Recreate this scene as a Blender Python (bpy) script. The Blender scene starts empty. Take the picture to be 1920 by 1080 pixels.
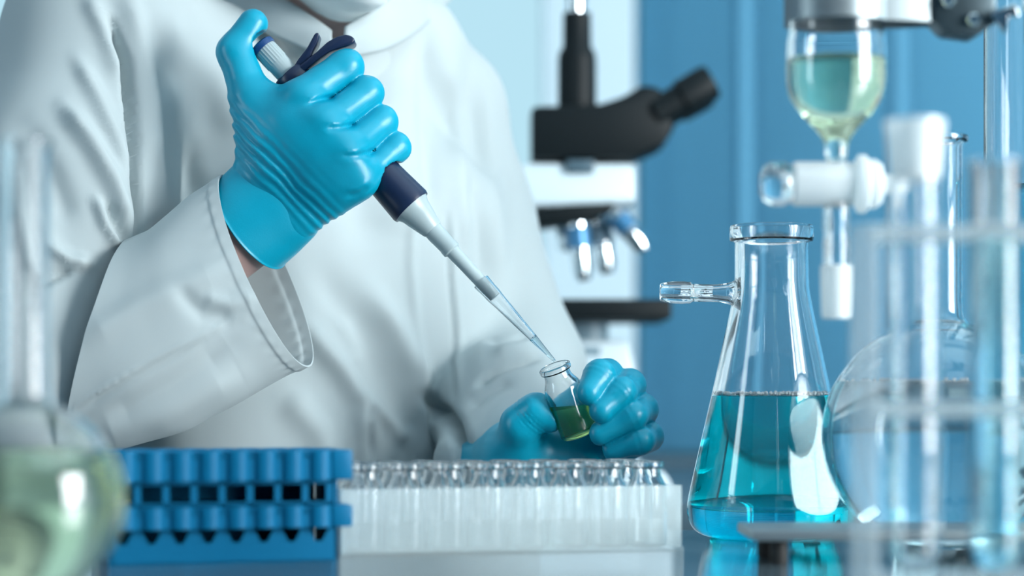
import bpy, bmesh, math, random
import numpy as np
from mathutils import Vector, Matrix

random.seed(7)
SC = bpy.context.scene
COL = SC.collection
PI = math.pi

# ------------------------------------------------------------------ frame of reference
TZ = 0.98                      # bench top height above the floor
EYE = TZ + 0.105               # camera height
DIST = 1.6                     # camera to the plane of the gloved hand
FPX = 4160.0                   # focal length expressed in pixels of a 1920 wide frame
HORIZON = 735.0

def P(px, py, d):
    """world point seen at (px, py) lying d metres in front of the camera"""
    return Vector(((px - 960.0) / FPX * d, d - DIST, EYE - (py - HORIZON) / FPX * d))

# ------------------------------------------------------------------ object helpers
def link(name, me, mat=None, parent=None, smooth=True):
    o = bpy.data.objects.new(name, me)
    COL.objects.link(o)
    if mat is not None:
        me.materials.append(mat)
    if smooth:
        me.polygons.foreach_set('use_smooth', [True] * len(me.polygons))
    if parent is not None:
        o.parent = parent
        o.matrix_parent_inverse = parent_inv(parent)
    return o

def parent_inv(p):
    m = p.matrix_basis.copy()
    q = p.parent
    return world(p).inverted()

def world(o):
    m = o.matrix_basis.copy()
    if o.parent is not None:
        return world(o.parent) @ o.matrix_parent_inverse @ m
    return m

def tag(o, label, cat, group=None, kind=None):
    o['label'] = label
    o['category'] = cat
    if group: o['group'] = group
    if kind: o['kind'] = kind
    return o

def struct(o):
    o['kind'] = 'structure'
    return o

def empty(name, loc, label, cat, group=None, rz=0.0):
    o = bpy.data.objects.new(name, None)
    o.empty_display_size = 0.02
    o.location = loc
    o.rotation_euler = (0, 0, rz)
    COL.objects.link(o)
    return tag(o, label, cat, group)

def bm_mesh(bm, name):
    bmesh.ops.recalc_face_normals(bm, faces=bm.faces[:])
    me = bpy.data.meshes.new(name)
    bm.to_mesh(me)
    bm.free()
    return me

def autosmooth(o, ang=40):
    me = o.data
    bm = bmesh.new(); bm.from_mesh(me)
    for e in bm.edges:
        if len(e.link_faces) == 2 and e.calc_face_angle(0) > math.radians(ang):
            e.smooth = False
    bm.to_mesh(me); bm.free()
    return o

def part(name, bm, mat, parent=None, smooth=True, ang=40):
    o = link(name, bm_mesh(bm, name), mat, parent, smooth)
    if smooth:
        autosmooth(o, ang)
    return o

def frame_from(axis, hint=Vector((0, 0, 1))):
    w = Vector(axis).normalized()
    if abs(w.dot(hint)) > 0.98:
        hint = Vector((1, 0, 0))
    u = hint.cross(w).normalized()
    v = w.cross(u).normalized()
    m = Matrix((u, v, w)).transposed().to_4x4()
    return m

def lathe(bm, prof, seg=64, origin=(0, 0, 0), axis=(0, 0, 1), closed=True):
    """surface of revolution; closed profile (r, z) polygon makes a solid of revolution"""
    M = Matrix.Translation(Vector(origin)) @ frame_from(axis)
    rings = []
    for r, z in prof:
        if r < 1e-7:
            rings.append([bm.verts.new(M @ Vector((0, 0, z)))])
        else:
            rings.append([bm.verts.new(M @ Vector((r * math.cos(2 * PI * i / seg), r * math.sin(2 * PI * i / seg), z))) for i in range(seg)])
    n = len(rings)
    for a in range(n if closed else n - 1):
        A, B = rings[a], rings[(a + 1) % n]
        if len(A) == 1 and len(B) == 1:
            continue
        for i in range(seg):
            j = (i + 1) % seg
            if len(A) == 1:
                f = (A[0], B[i], B[j])
            elif len(B) == 1:
                f = (A[i], B[0], A[j])
            else:
                f = (A[i], B[i], B[j], A[j])
            try: bm.faces.new(f)
            except ValueError: pass
    return bm

def solid(prof, **k):
    return lathe(bmesh.new(), prof, **k)

def smooth_profile(pts, n=6, it=2):
    """Chaikin rounding of an open profile, end points kept"""
    for _ in range(it):
        q = [pts[0]]
        for a, b in zip(pts, pts[1:]):
            q.append((a[0] * .75 + b[0] * .25, a[1] * .75 + b[1] * .25))
            q.append((a[0] * .25 + b[0] * .75, a[1] * .25 + b[1] * .75))
        q.append(pts[-1])
        pts = q
    return pts

def vessel_profile(outer, wall, floor=None):
    """outer: profile from centre-bottom up to the lip; returns closed outer+inner polygon"""
    floor = floor or wall
    inner = []
    for i, (r, z) in enumerate(outer):
        a = outer[max(i - 1, 0)]; b = outer[min(i + 1, len(outer) - 1)]
        tr, tz = b[0] - a[0], b[1] - a[1]
        L = math.hypot(tr, tz) or 1
        nr, nz = -tz / L, tr / L
        inner.append((max(r + nr * wall, 0.0), z + nz * wall))
    inner[-1] = (inner[-1][0], outer[-1][1])
    inner[0] = (0.0, outer[0][1] + floor)
    return outer + inner[::-1], inner

def inner_radius(inner, z):
    best = 0
    for a, b in zip(inner, inner[1:]):
        lo, hi = min(a[1], b[1]), max(a[1], b[1])
        if lo <= z <= hi and hi - lo > 1e-9:
            t = (z - a[1]) / (b[1] - a[1])
            best = max(best, a[0] + (b[0] - a[0]) * t)
    return best

def liquid_profile(inner, ztop, grow=0.0003):
    prof = []
    for r, z in inner:
        if z < ztop:
            prof.append((r + (grow if r > 0 else 0), z - (grow if r < 0.6 * max(q[0] for q in inner) and z < ztop * .3 else 0)))
    r = inner_radius(inner, ztop)
    prof.append((r + grow, ztop))
    prof.append((r * .97, ztop - .0006))
    prof.append((r * .9, ztop - .0010))
    prof.append((0.0, ztop - .0010))
    return prof

def add_box(bm, lo, hi, M=None, bev=0.0, seg=2):
    r = bmesh.ops.create_cube(bm, size=1.0)
    vs = r['verts']
    c = [(a + b) / 2 for a, b in zip(lo, hi)]
    s = [abs(b - a) for a, b in zip(lo, hi)]
    for v in vs:
        v.co = Vector((v.co.x * s[0] + c[0], v.co.y * s[1] + c[1], v.co.z * s[2] + c[2]))
    if bev > 0:
        es = list({e for v in vs for e in v.link_edges})
        g = bmesh.ops.bevel(bm, geom=es, offset=bev, segments=seg, affect='EDGES', profile=.5)
        vs = list(set(vs + g['verts']))
        vs = [v for v in vs if v.is_valid]
    if M is not None:
        for v in vs:
            v.co = M @ v.co
    return bm

def box(lo, hi, M=None, bev=0.0, seg=2):
    return add_box(bmesh.new(), lo, hi, M, bev, seg)

def prism(pts, y0, y1, bev=0.0, M=None):
    """polygon in x,z extruded from y0 to y1"""
    bm = bmesh.new()
    a = [bm.verts.new((x, y0, z)) for x, z in pts]
    b = [bm.verts.new((x, y1, z)) for x, z in pts]
    bm.faces.new(a); bm.faces.new(b[::-1])
    n = len(pts)
    for i in range(n):
        bm.faces.new((a[i], b[i], b[(i + 1) % n], a[(i + 1) % n]))
    bmesh.ops.recalc_face_normals(bm, faces=bm.faces[:])
    if bev > 0:
        bmesh.ops.bevel(bm, geom=bm.edges[:], offset=bev, segments=2, affect='EDGES', profile=.5)
    if M is not None:
        bm.transform(M)
    return bm

def tube(bm, pts, rad, seg=16, cap=True):
    """swept round tube along points; rad is a number or list"""
    pts = [Vector(p) for p in pts]
    n = len(pts)
    rr = rad if isinstance(rad, (list, tuple)) else [rad] * n
    t0 = (pts[1] - pts[0]).normalized()
    u = t0.orthogonal().normalized()
    rings = []
    for i, p in enumerate(pts):
        t = (pts[min(i + 1, n - 1)] - pts[max(i - 1, 0)]).normalized()
        u = (u - t * u.dot(t)).normalized()
        v = t.cross(u)
        rings.append([bm.verts.new(p + (u * math.cos(2 * PI * k / seg) + v * math.sin(2 * PI * k / seg)) * rr[i]) for k in range(seg)])
    for A, B in zip(rings, rings[1:]):
        for k in range(seg):
            bm.faces.new((A[k], A[(k + 1) % seg], B[(k + 1) % seg], B[k]))
    if cap:
        bm.faces.new(rings[0][::-1]); bm.faces.new(rings[-1])
    return bm

# ------------------------------------------------------------------ signed distance meshing
def A3(v): return np.array([v[0], v[1], v[2]], dtype=np.float32)

def cone(p, a, b, r1, r2):
    a, b = A3(a), A3(b)
    ab = b - a
    t = np.clip(((p - a) @ ab) / max(float(ab @ ab), 1e-12), 0, 1)
    q = p - a - t[:, None] * ab
    return np.sqrt((q * q).sum(1)) - (r1 + (r2 - r1) * t)

def smin(a, b, k):
    h = np.maximum(k - np.abs(a - b), 0) / k
    return np.minimum(a, b) - h * h * k * .25

def ellipsoid(p, c, rad, M=None):
    q = p - A3(c)
    if M is not None:
        q = q @ np.array(M, dtype=np.float32)      # columns of M are the axes
    r = np.array(rad, dtype=np.float32)
    k0 = np.sqrt(((q / r) ** 2).sum(1))
    k1 = np.sqrt(((q / (r * r)) ** 2).sum(1)) + 1e-9
    return k0 * (k0 - 1) / k1

def surface_nets(f, lo, hi, h):
    lo, hi = np.array(lo, np.float32), np.array(hi, np.float32)
    n = np.ceil((hi - lo) / h).astype(int) + 1
    xs = [lo[i] + h * np.arange(n[i], dtype=np.float32) for i in range(3)]
    V = np.empty(n, np.float32)
    yz = np.stack(np.meshgrid(xs[1], xs[2], indexing='ij'), -1).reshape(-1, 2)
    step = max(1, int(600000 // len(yz)))
    for i in range(0, n[0], step):
        xx = xs[0][i:i + step]
        pts = np.empty((len(xx) * len(yz), 3), np.float32)
        pts[:, 0] = np.repeat(xx, len(yz))
        pts[:, 1:] = np.tile(yz, (len(xx), 1))
        V[i:i + step] = f(pts).reshape(len(xx), n[1], n[2])
    S = V < 0
    c = [S[a:n[0] - 1 + a, b:n[1] - 1 + b, d:n[2] - 1 + d] for a in (0, 1) for b in (0, 1) for d in (0, 1)]
    cnt = sum(x.astype(np.int8) for x in c)
    act = (cnt > 0) & (cnt < 8)
    ids = np.argwhere(act)
    idx = -np.ones(act.shape, np.int64)
    idx[act] = np.arange(len(ids))
    acc = np.zeros((len(ids), 3), np.float64); w = np.zeros(len(ids))
    corners = [(a, b, d) for a in (0, 1) for b in (0, 1) for d in (0, 1)]
    for ca in corners:
        for ax in range(3):
            if ca[ax] == 1: continue
            cb = list(ca); cb[ax] = 1
            va = V[ids[:, 0] + ca[0], ids[:, 1] + ca[1], ids[:, 2] + ca[2]]
            vb = V[ids[:, 0] + cb[0], ids[:, 1] + cb[1], ids[:, 2] + cb[2]]
            m = (va < 0) != (vb < 0)
            t = np.where(m, va / np.where(m, va - vb, 1), 0)
            pt = np.array(ca, np.float64)[None, :].repeat(len(ids), 0)
            pt[:, ax] += t
            acc[m] += pt[m]; w[m] += 1
    verts = lo + (ids + acc / w[:, None]) * h
    quads = []
    for ax in range(3):
        u, v = (ax + 1) % 3, (ax + 2) % 3
        sl0 = [slice(None)] * 3; sl1 = [slice(None)] * 3
        sl0[ax] = slice(0, n[ax] - 1); sl1[ax] = slice(1, n[ax])
        a, b = S[tuple(sl0)], S[tuple(sl1)]
        e = np.argwhere(a != b)
        e = e[(e[:, u] > 0) & (e[:, v] > 0) & (e[:, u] < n[u] - 1) & (e[:, v] < n[v] - 1)]
        inside = S[e[:, 0], e[:, 1], e[:, 2]]
        def cell(du, dv):
            q = e.copy(); q[:, u] += du; q[:, v] += dv
            return idx[q[:, 0], q[:, 1], q[:, 2]]
        q = np.stack([cell(-1, -1), cell(0, -1), cell(0, 0), cell(-1, 0)], 1)
        q[~inside] = q[~inside][:, ::-1]
        quads.append(q)
    return verts, np.concatenate(quads)

def np_mesh(name, verts, quads):
    me = bpy.data.meshes.new(name)
    me.vertices.add(len(verts)); me.vertices.foreach_set('co', verts.astype(np.float32).ravel())
    me.loops.add(quads.size); me.loops.foreach_set('vertex_index', quads.astype(np.int32).ravel())
    me.polygons.add(len(quads))
    me.polygons.foreach_set('loop_start', np.arange(0, quads.size, 4, dtype=np.int32))
    me.update(calc_edges=True)
    me.validate()
    return me

def relax(verts, quads, it=2, lam=.5):
    a = np.concatenate([quads[:, 0], quads[:, 1], quads[:, 2], quads[:, 3]])
    b = np.concatenate([quads[:, 1], quads[:, 2], quads[:, 3], quads[:, 0]])
    n = len(verts)
    deg = np.bincount(a, minlength=n) + np.bincount(b, minlength=n)
    for _ in range(it):
        s = np.zeros_like(verts)
        for k in range(3):
            s[:, k] = np.bincount(a, weights=verts[b, k], minlength=n) + np.bincount(b, weights=verts[a, k], minlength=n)
        verts = verts + lam * (s / np.maximum(deg, 1)[:, None] - verts)
    return verts

def vnormals(verts, quads):
    d1 = verts[quads[:, 2]] - verts[quads[:, 0]]
    d2 = verts[quads[:, 3]] - verts[quads[:, 1]]
    fn = np.cross(d1, d2)
    N = np.zeros_like(verts)
    for c in range(4):
        for k in range(3):
            N[:, k] += np.bincount(quads[:, c], weights=fn[:, k], minlength=len(verts))
    return N / np.maximum(np.linalg.norm(N, axis=1), 1e-12)[:, None]

def seg_dist2d(u, v, a, b):
    ax, ay = a; bx, by = b
    dx, dy = bx - ax, by - ay
    L2 = dx * dx + dy * dy
    t = np.clip(((u - ax) * dx + (v - ay) * dy) / L2, 0, 1)
    return np.hypot(u - ax - t * dx, v - ay - t * dy), t

def project(verts):
    d = verts[:, 1] + DIST
    return 960 + verts[:, 0] / d * FPX, HORIZON - (verts[:, 2] - EYE) / d * FPX

def fold(u, v, pts, w, h):
    """height of a cloth fold running along a polyline; fades out at both ends"""
    pts = [tuple(map(float, p)) for p in pts]
    L = [0]
    for a, b in zip(pts, pts[1:]):
        L.append(L[-1] + math.hypot(b[0] - a[0], b[1] - a[1]))
    best = np.full(len(u), 1e9); tt = np.zeros(len(u))
    for i, (a, b) in enumerate(zip(pts, pts[1:])):
        d, t = seg_dist2d(u, v, a, b)
        m = d < best
        best[m] = d[m]; tt[m] = (L[i] + t[m] * (L[i + 1] - L[i])) / L[-1]
    env = np.clip(np.minimum(tt, 1 - tt) * 5 + .25, 0, 1)
    return h * env * np.exp(-(best / w) ** 2)

def vnoise(p, seed=0):
    """smooth value noise in 3-D, -1..1"""
    rng = np.random.RandomState(seed)
    tab = rng.uniform(-1, 1, (32, 32, 32)).astype(np.float32)
    i = np.floor(p).astype(int); f = p - i
    f = f * f * (3 - 2 * f)
    out = 0
    for a in (0, 1):
        for b in (0, 1):
            for c in (0, 1):
                wgt = (f[:, 0] if a else 1 - f[:, 0]) * (f[:, 1] if b else 1 - f[:, 1]) * (f[:, 2] if c else 1 - f[:, 2])
                out = out + wgt * tab[(i[:, 0] + a) % 32, (i[:, 1] + b) % 32, (i[:, 2] + c) % 32]
    return out

# ------------------------------------------------------------------ materials
def new_mat(name):
    m = bpy.data.materials.new(name); m.use_nodes = True
    nt = m.node_tree
    for n in list(nt.nodes): nt.nodes.remove(n)
    out = nt.nodes.new('ShaderNodeOutputMaterial')
    return m, nt, out

def principled(name, color, rough=.5, metal=0, spec=.5, ior=1.5, bump=None, sss=0, coat=0, sheen=0):
    m, nt, out = new_mat(name)
    b = nt.nodes.new('ShaderNodeBsdfPrincipled')
    b.inputs['Base Color'].default_value = (*color, 1)
    b.inputs['Roughness'].default_value = rough
    b.inputs['Metallic'].default_value = metal
    b.inputs['IOR'].default_value = ior
    b.inputs['Specular IOR Level'].default_value = spec
    if sss:
        b.inputs['Subsurface Weight'].default_value = sss
        b.inputs['Subsurface Radius'].default_value = (.6, .8, 1)
        b.inputs['Subsurface Scale'].default_value = .004
    if coat: b.inputs['Coat Weight'].default_value = coat
    if sheen: b.inputs['Sheen Weight'].default_value = sheen
    nt.links.new(b.outputs[0], out.inputs[0])
    if bump:
        scale, strength, dist = bump
        tc = nt.nodes.new('ShaderNodeTexCoord')
        nz = nt.nodes.new('ShaderNodeTexNoise'); nz.inputs['Scale'].default_value = scale; nz.inputs['Detail'].default_value = 3
        bp = nt.nodes.new('ShaderNodeBump'); bp.inputs['Strength'].default_value = strength; bp.inputs['Distance'].default_value = dist
        nt.links.new(tc.outputs['Object'], nz.inputs['Vector'])
        nt.links.new(nz.outputs[0], bp.inputs['Height'])
        nt.links.new(bp.outputs[0], b.inputs['Normal'])
    return m

def glass(name, ior=1.47, color=(1, 1, 1), rough=0.0, absorb=None):
    m, nt, out = new_mat(name)
    g = nt.nodes.new('ShaderNodeBsdfGlass')
    g.inputs['Color'].default_value = (*color, 1)
    g.inputs['Roughness'].default_value = rough
    g.inputs['IOR'].default_value = ior
    nt.links.new(g.outputs[0], out.inputs['Surface'])
    if absorb:
        dens = max(absorb)
        v = nt.nodes.new('ShaderNodeVolumeAbsorption')
        v.inputs['Color'].default_value = (*[1 - a / dens for a in absorb], 1)
        v.inputs['Density'].default_value = dens
        nt.links.new(v.outputs[0], out.inputs['Volume'])
    return m

def frosted(name, color=(.9, .96, .97), clear=.3, gloss=.12, rough=.25, transl=.5):
    """milky plastic or ground glass: part of the light passes, part scatters"""
    m, nt, out = new_mat(name)
    N = nt.nodes.new
    d = N('ShaderNodeBsdfDiffuse'); d.inputs['Color'].default_value = (*color, 1)
    t = N('ShaderNodeBsdfTranslucent'); t.inputs['Color'].default_value = (*color, 1)
    mx = N('ShaderNodeMixShader'); mx.inputs[0].default_value = transl
    nt.links.new(d.outputs[0], mx.inputs[1]); nt.links.new(t.outputs[0], mx.inputs[2])
    tr = N('ShaderNodeBsdfTransparent'); tr.inputs['Color'].default_value = (.97, .99, 1, 1)
    m2 = N('ShaderNodeMixShader'); m2.inputs[0].default_value = clear
    nt.links.new(mx.outputs[0], m2.inputs[1]); nt.links.new(tr.outputs[0], m2.inputs[2])
    g = N('ShaderNodeBsdfGlossy'); g.inputs['Roughness'].default_value = rough
    m3 = N('ShaderNodeMixShader'); m3.inputs[0].default_value = gloss
    nt.links.new(m2.outputs[0], m3.inputs[1]); nt.links.new(g.outputs[0], m3.inputs[2])
    nt.links.new(m3.outputs[0], out.inputs[0])
    return m

def emitter(name, color, strength):
    m, nt, out = new_mat(name)
    e = nt.nodes.new('ShaderNodeEmission')
    e.inputs[0].default_value = (*color, 1); e.inputs[1].default_value = strength
    nt.links.new(e.outputs[0], out.inputs[0])
    return m

M_GLASS = glass('clear_glass', 1.47)
M_GLASS_T = glass('clear_thin_glass', 1.47, (.985, .995, 1))
M_WATER = glass('clear_water', 1.33, (.99, 1, 1), absorb=(1.6, .5, .3))
M_BLUE = glass('blue_solution', 1.34, absorb=(95, 1.2, .2))
M_YELLOW = glass('pale_yellow_solution', 1.34, absorb=(2.4, 1.3, 6.0))
M_GREEN = glass('yellow_green_solution', 1.35, absorb=(24, 9, 50))
M_AMBER = glass('green_yellow_solution', 1.34, absorb=(5.0, 2.2, 9))
M_TIPLIQ = glass('pale_blue_solution', 1.34, absorb=(60, 16, 6))
M_BUBBLE = frosted('bubble', (.97, .99, 1), .10, .25, .1, .35)
M_FROST = frosted('ground_glass', (.92, .97, .98), .22, .10, .3, .45)
M_RACKW = frosted('milky_plastic', (.86, .99, 1.0), .74, .06, .15, .1)
M_ACRYL = frosted('frosted_acrylic', (.84, .93, .95), .72, .10, .2, .45)
M_GLOVE = principled('nitrile_glove', (.0, .35, .515), .33, spec=.45, bump=(900, .10, .0006))
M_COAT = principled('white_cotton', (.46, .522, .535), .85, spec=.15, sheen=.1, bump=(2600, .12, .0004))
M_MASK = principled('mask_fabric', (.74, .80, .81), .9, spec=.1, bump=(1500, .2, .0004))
M_SKIN = principled('skin', (.50, .33, .30), .5, sss=.1)
M_HAIR = principled('fair_hair', (.62, .58, .52), .45)
M_EYE = principled('eye_white', (.75, .75, .75), .15)
M_IRIS = principled('iris', (.08, .13, .16), .2)
M_TROUSER = principled('dark_trousers', (.05, .07, .10), .85)
M_SHOE = principled('black_shoe', (.02, .02, .02), .4)
M_NAVY = principled('navy_plastic', (.008, .020, .060), .34, spec=.5)
M_NAVYB = principled('blue_button', (.01, .06, .20), .35)
M_PIPW = principled('grey_white_plastic', (.40, .49, .51), .35, sss=.05)
M_BLUERACK = principled('blue_plastic', (.0, .145, .30), .45, spec=.2)
M_BENCH = principled('bench_gloss', (.17, .24, .28), .035, ior=1.5, spec=.6)
M_BENCHSIDE = principled('bench_side', (.30, .36, .40), .5)
M_STEEL = principled('grey_steel', (.30, .35, .37), .42, metal=.8)
M_CLAMP = principled('clamp_metal', (.07, .10, .115), .36, metal=.7)
M_CHROME = principled('chrome', (.75, .80, .82), .12, metal=1)
M_RUBBER = principled('black_rubber', (.012, .012, .012), .6)
M_BLACK = principled('black_enamel', (.003, .007, .009), .55, spec=.25)
M_SCOPEW = principled('white_enamel', (.62, .74, .80), .4)
M_SCOPEG = principled('grey_enamel', (.20, .30, .36), .45)
M_OBJB = principled('blue_band', (.05, .20, .38), .3, metal=.3)
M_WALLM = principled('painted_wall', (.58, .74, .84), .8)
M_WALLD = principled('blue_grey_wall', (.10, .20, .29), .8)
M_FLOOR = principled('vinyl_floor', (.30, .35, .38), .4)
M_CEIL = principled('ceiling_paint', (.70, .76, .80), .9)
M_FRAMEW = principled('white_frame', (.62, .78, .86), .5)
M_SLAT = principled('blue_slat', (.18, .55, .80), .45, spec=.4)
M_COUNTER = principled('dark_counter', (.07, .12, .155), .35)
M_DRAWER = principled('drawer_front', (.20, .25, .30), .5)
M_PRINT = principled('white_print', (.85, .9, .9), .6)
# ================================================================== the setting
BACK_Y = 1.55
struct(part('floor', box((-4, -4, -.05), (4, 4, 0)), M_FLOOR))
struct(part('ceiling', box((-4, -4, 2.75), (4, 4, 2.8)), M_CEIL))

def wall_back():
    # wall with an opening for each of the two windows
    x0 = P(1196, 0, BACK_Y + DIST).x
    bm = bmesh.new()
    add_box(bm, (-4, BACK_Y, 0), (4, BACK_Y + .1, TZ - .02))
    add_box(bm, (-4, BACK_Y, 2.45), (4, BACK_Y + .1, 2.75))
    add_box(bm, (-4, BACK_Y, TZ - .02), (-1.5, BACK_Y + .1, 2.45))
    add_box(bm, (x0 - .135, BACK_Y, TZ - .02), (x0 - .085, BACK_Y + .1, 2.45))
    add_box(bm, (2.6, BACK_Y, TZ - .02), (4, BACK_Y + .1, 2.45))
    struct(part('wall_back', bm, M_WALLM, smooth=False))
    w = struct(part('window_1', box((-1.5, BACK_Y + .06, TZ - .02), (x0 - .13, BACK_Y + .07, 2.45)), M_PANE, smooth=False))
    f = bmesh.new()
    add_box(f, (-1.5, BACK_Y - .01, TZ - .02), (x0 - .085, BACK_Y + .03, TZ + .03))
    part('window_frame', f, M_FRAMEW, w, smooth=False)
    f = bmesh.new()
    add_box(f, (x0 - .135, BACK_Y - .015, TZ - .02), (x0 - .005, BACK_Y + .05, 2.45), bev=.004)
    struct(part('trim_1', f, M_FRAMEW, smooth=False))
    w2 = struct(part('window_2', box((x0, BACK_Y + .085, TZ - .02), (2.6, BACK_Y + .095, 2.45)), M_DUSK, smooth=False))
    f = bmesh.new()
    add_box(f, (x0, BACK_Y + .0, TZ - .03), (2.6, BACK_Y + .1, TZ + .012))
    part('window_sill', f, M_COUNTER, w2, smooth=False)
    # venetian blind
    b = empty('venetian_blind', (x0, BACK_Y, TZ + .01), 'blue horizontal venetian blind closed over the window behind the flasks', 'blind')
    s = bmesh.new()
    z = TZ + .03
    while z < 2.40:
        pts = [(-.0115, -.012), (-.006, -.003), (0, .002), (.006, .008), (.0115, .012)]
        top = [(x0 + .006, BACK_Y + .055 - a * .35, z - b_ - .0) for a, b_ in pts]
        V = []
        for x in (x0 + .006, 2.59):
            V.append([s.verts.new((x, BACK_Y + .055 + q * .45, z - q * 1.0)) for q, _ in pts])
        for i in range(len(pts) - 1):
            s.faces.new((V[0][i], V[0][i + 1], V[1][i + 1], V[1][i]))
        z += .024
    so = link('slats', bm_mesh(s, 'slats'), M_SLAT, b)
    md = so.modifiers.new('t', 'SOLIDIFY'); md.thickness = .0006
    part('head_rail', box((x0 + .004, BACK_Y + .03, 2.40), (2.595, BACK_Y + .08, 2.445)), M_FRAMEW, b, smooth=False)
    mt = principled('blind_tape', (.12, .38, .57), .8)
    for cx in (P(1405, 0, BACK_Y + DIST).x, P(1700, 0, BACK_Y + DIST).x, 1.3, 2.0):
        part('ladder_tape', box((cx - .009, BACK_Y + .040, TZ + .02), (cx + .009, BACK_Y + .0408, 2.41)), mt, b, smooth=False)
M_PANE = emitter('daylit_frosted_pane', (.50, .80, .93), .98)
M_DUSK = emitter('dusk_pane', (.10, .30, .45), .5)
wall_back()

# right wall and left wall, each with an added glowing window as unseen softbox
def side_wall(name, x, s, y0, y1, z0, z1, wn):
    bm = bmesh.new()
    add_box(bm, (x, -4, 0), (x + s * .1, y0, 2.75))
    add_box(bm, (x, y1, 0), (x + s * .1, BACK_Y, 2.75))
    add_box(bm, (x, y0, 0), (x + s * .1, y1, z0))
    add_box(bm, (x, y0, z1), (x + s * .1, y1, 2.75))
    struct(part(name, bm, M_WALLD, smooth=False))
    w = struct(part(wn, box((x + s * .055, y0, z0), (x + s * .06, y1, z1)), M_GLASS_PANE, smooth=False))
    f = bmesh.new()
    for a, b in ((y0, y0 + .05), (y1 - .05, y1), ((y0 + y1) / 2 - .025, (y0 + y1) / 2 + .025)):
        add_box(f, (x + s * .02, a, z0), (x + s * .08, b, z1))
    add_box(f, (x + s * .02, y0, z0), (x + s * .08, y1, z0 + .05))
    add_box(f, (x + s * .02, y0, z1 - .05), (x + s * .08, y1, z1))
    part('window_frame', f, M_FRAMEW, w, smooth=False)
M_GLASS_PANE = emitter('softbox_pane', (.80, .95, 1.0), 4.0)  # glow of the added side windows
side_wall('wall_right', 2.3, 1, -1.9, -.5, .9, 2.3, 'added_window_1')
side_wall('wall_left', -2.3, -1, -1.3, -.8, .9, 2.4, 'added_window_2')
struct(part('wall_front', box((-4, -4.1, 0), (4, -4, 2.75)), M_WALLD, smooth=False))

# bench in front, with drawers below
BENCH_BACK = 1.69 - DIST
bench = empty('laboratory_bench', (0, -.4, 0), 'glossy dark lab bench carrying the racks and flasks', 'bench')
part('bench_top', box((-1.7, -1.05, TZ - .03), (1.7, BENCH_BACK, TZ), bev=.003), M_BENCH, bench)
part('base_cabinet', box((-1.65, -.55, .1), (1.65, -.12, TZ - .031)), M_BENCHSIDE, bench, smooth=False)
part('plinth', box((-1.6, -.50, 0), (1.6, -.16, .1)), M_COUNTER, bench, smooth=False)

# counter at the back that carries the microscope
cnt = empty('back_counter', (.6, 1.0, 0), 'dark counter under the blind behind the person, with pale drawers', 'counter')
part('counter_top', box((-.25, 2.06 - DIST, TZ - .03), (2.25, BACK_Y - .01, TZ), bev=.003), M_COUNTER, cnt)
part('counter_base', box((-.22, 2.10 - DIST, .1), (2.22, BACK_Y - .02, TZ - .03)), M_BENCHSIDE, cnt, smooth=False)
part('plinth', box((-.2, 2.16 - DIST, 0), (2.2, BACK_Y - .03, .1)), M_COUNTER, cnt, smooth=False)
for k in range(4):
    xa = -.2 + k * .6
    d_ = part('drawer', box((xa + .005, 2.082 - DIST, TZ - .19), (xa + .595, 2.1 - DIST, TZ - .04), bev=.003), M_DRAWER, cnt)
    part('handle', box((xa + .22, 2.06 - DIST, TZ - .12), (xa + .38, 2.072 - DIST, TZ - .11), bev=.003), M_STEEL, d_)

# ceiling lamps
def ceiling_lamp(x, y, label):
    r = empty('ceiling_light', (x, y, 2.75), label, 'ceiling light', 'ceiling lights over the bench')
    f = bmesh.new()
    for a, b in (((-.62, -.32), (.62, -.29)), ((-.62, .29), (.62, .32)), ((-.62, -.29), (-.59, .29)), ((.59, -.29), (.62, .29))):
        add_box(f, (x + a[0], y + a[1], 2.69), (x + b[0], y + b[1], 2.749))
    part('frame', f, M_FRAMEW, r, smooth=False)
    part('diffuser', box((x - .59, y - .29, 2.70), (x + .59, y + .29, 2.71)), M_LAMP, r, smooth=False)
M_LAMP = emitter('lamp_diffuser', (.66, .92, 1.0), 2.3)
for q in ((.95, -.2), (.95, -1.9), (1.3, .8)):
    ceiling_lamp(q[0], q[1], 'white framed rectangular ceiling light panel over the laboratory')

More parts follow.
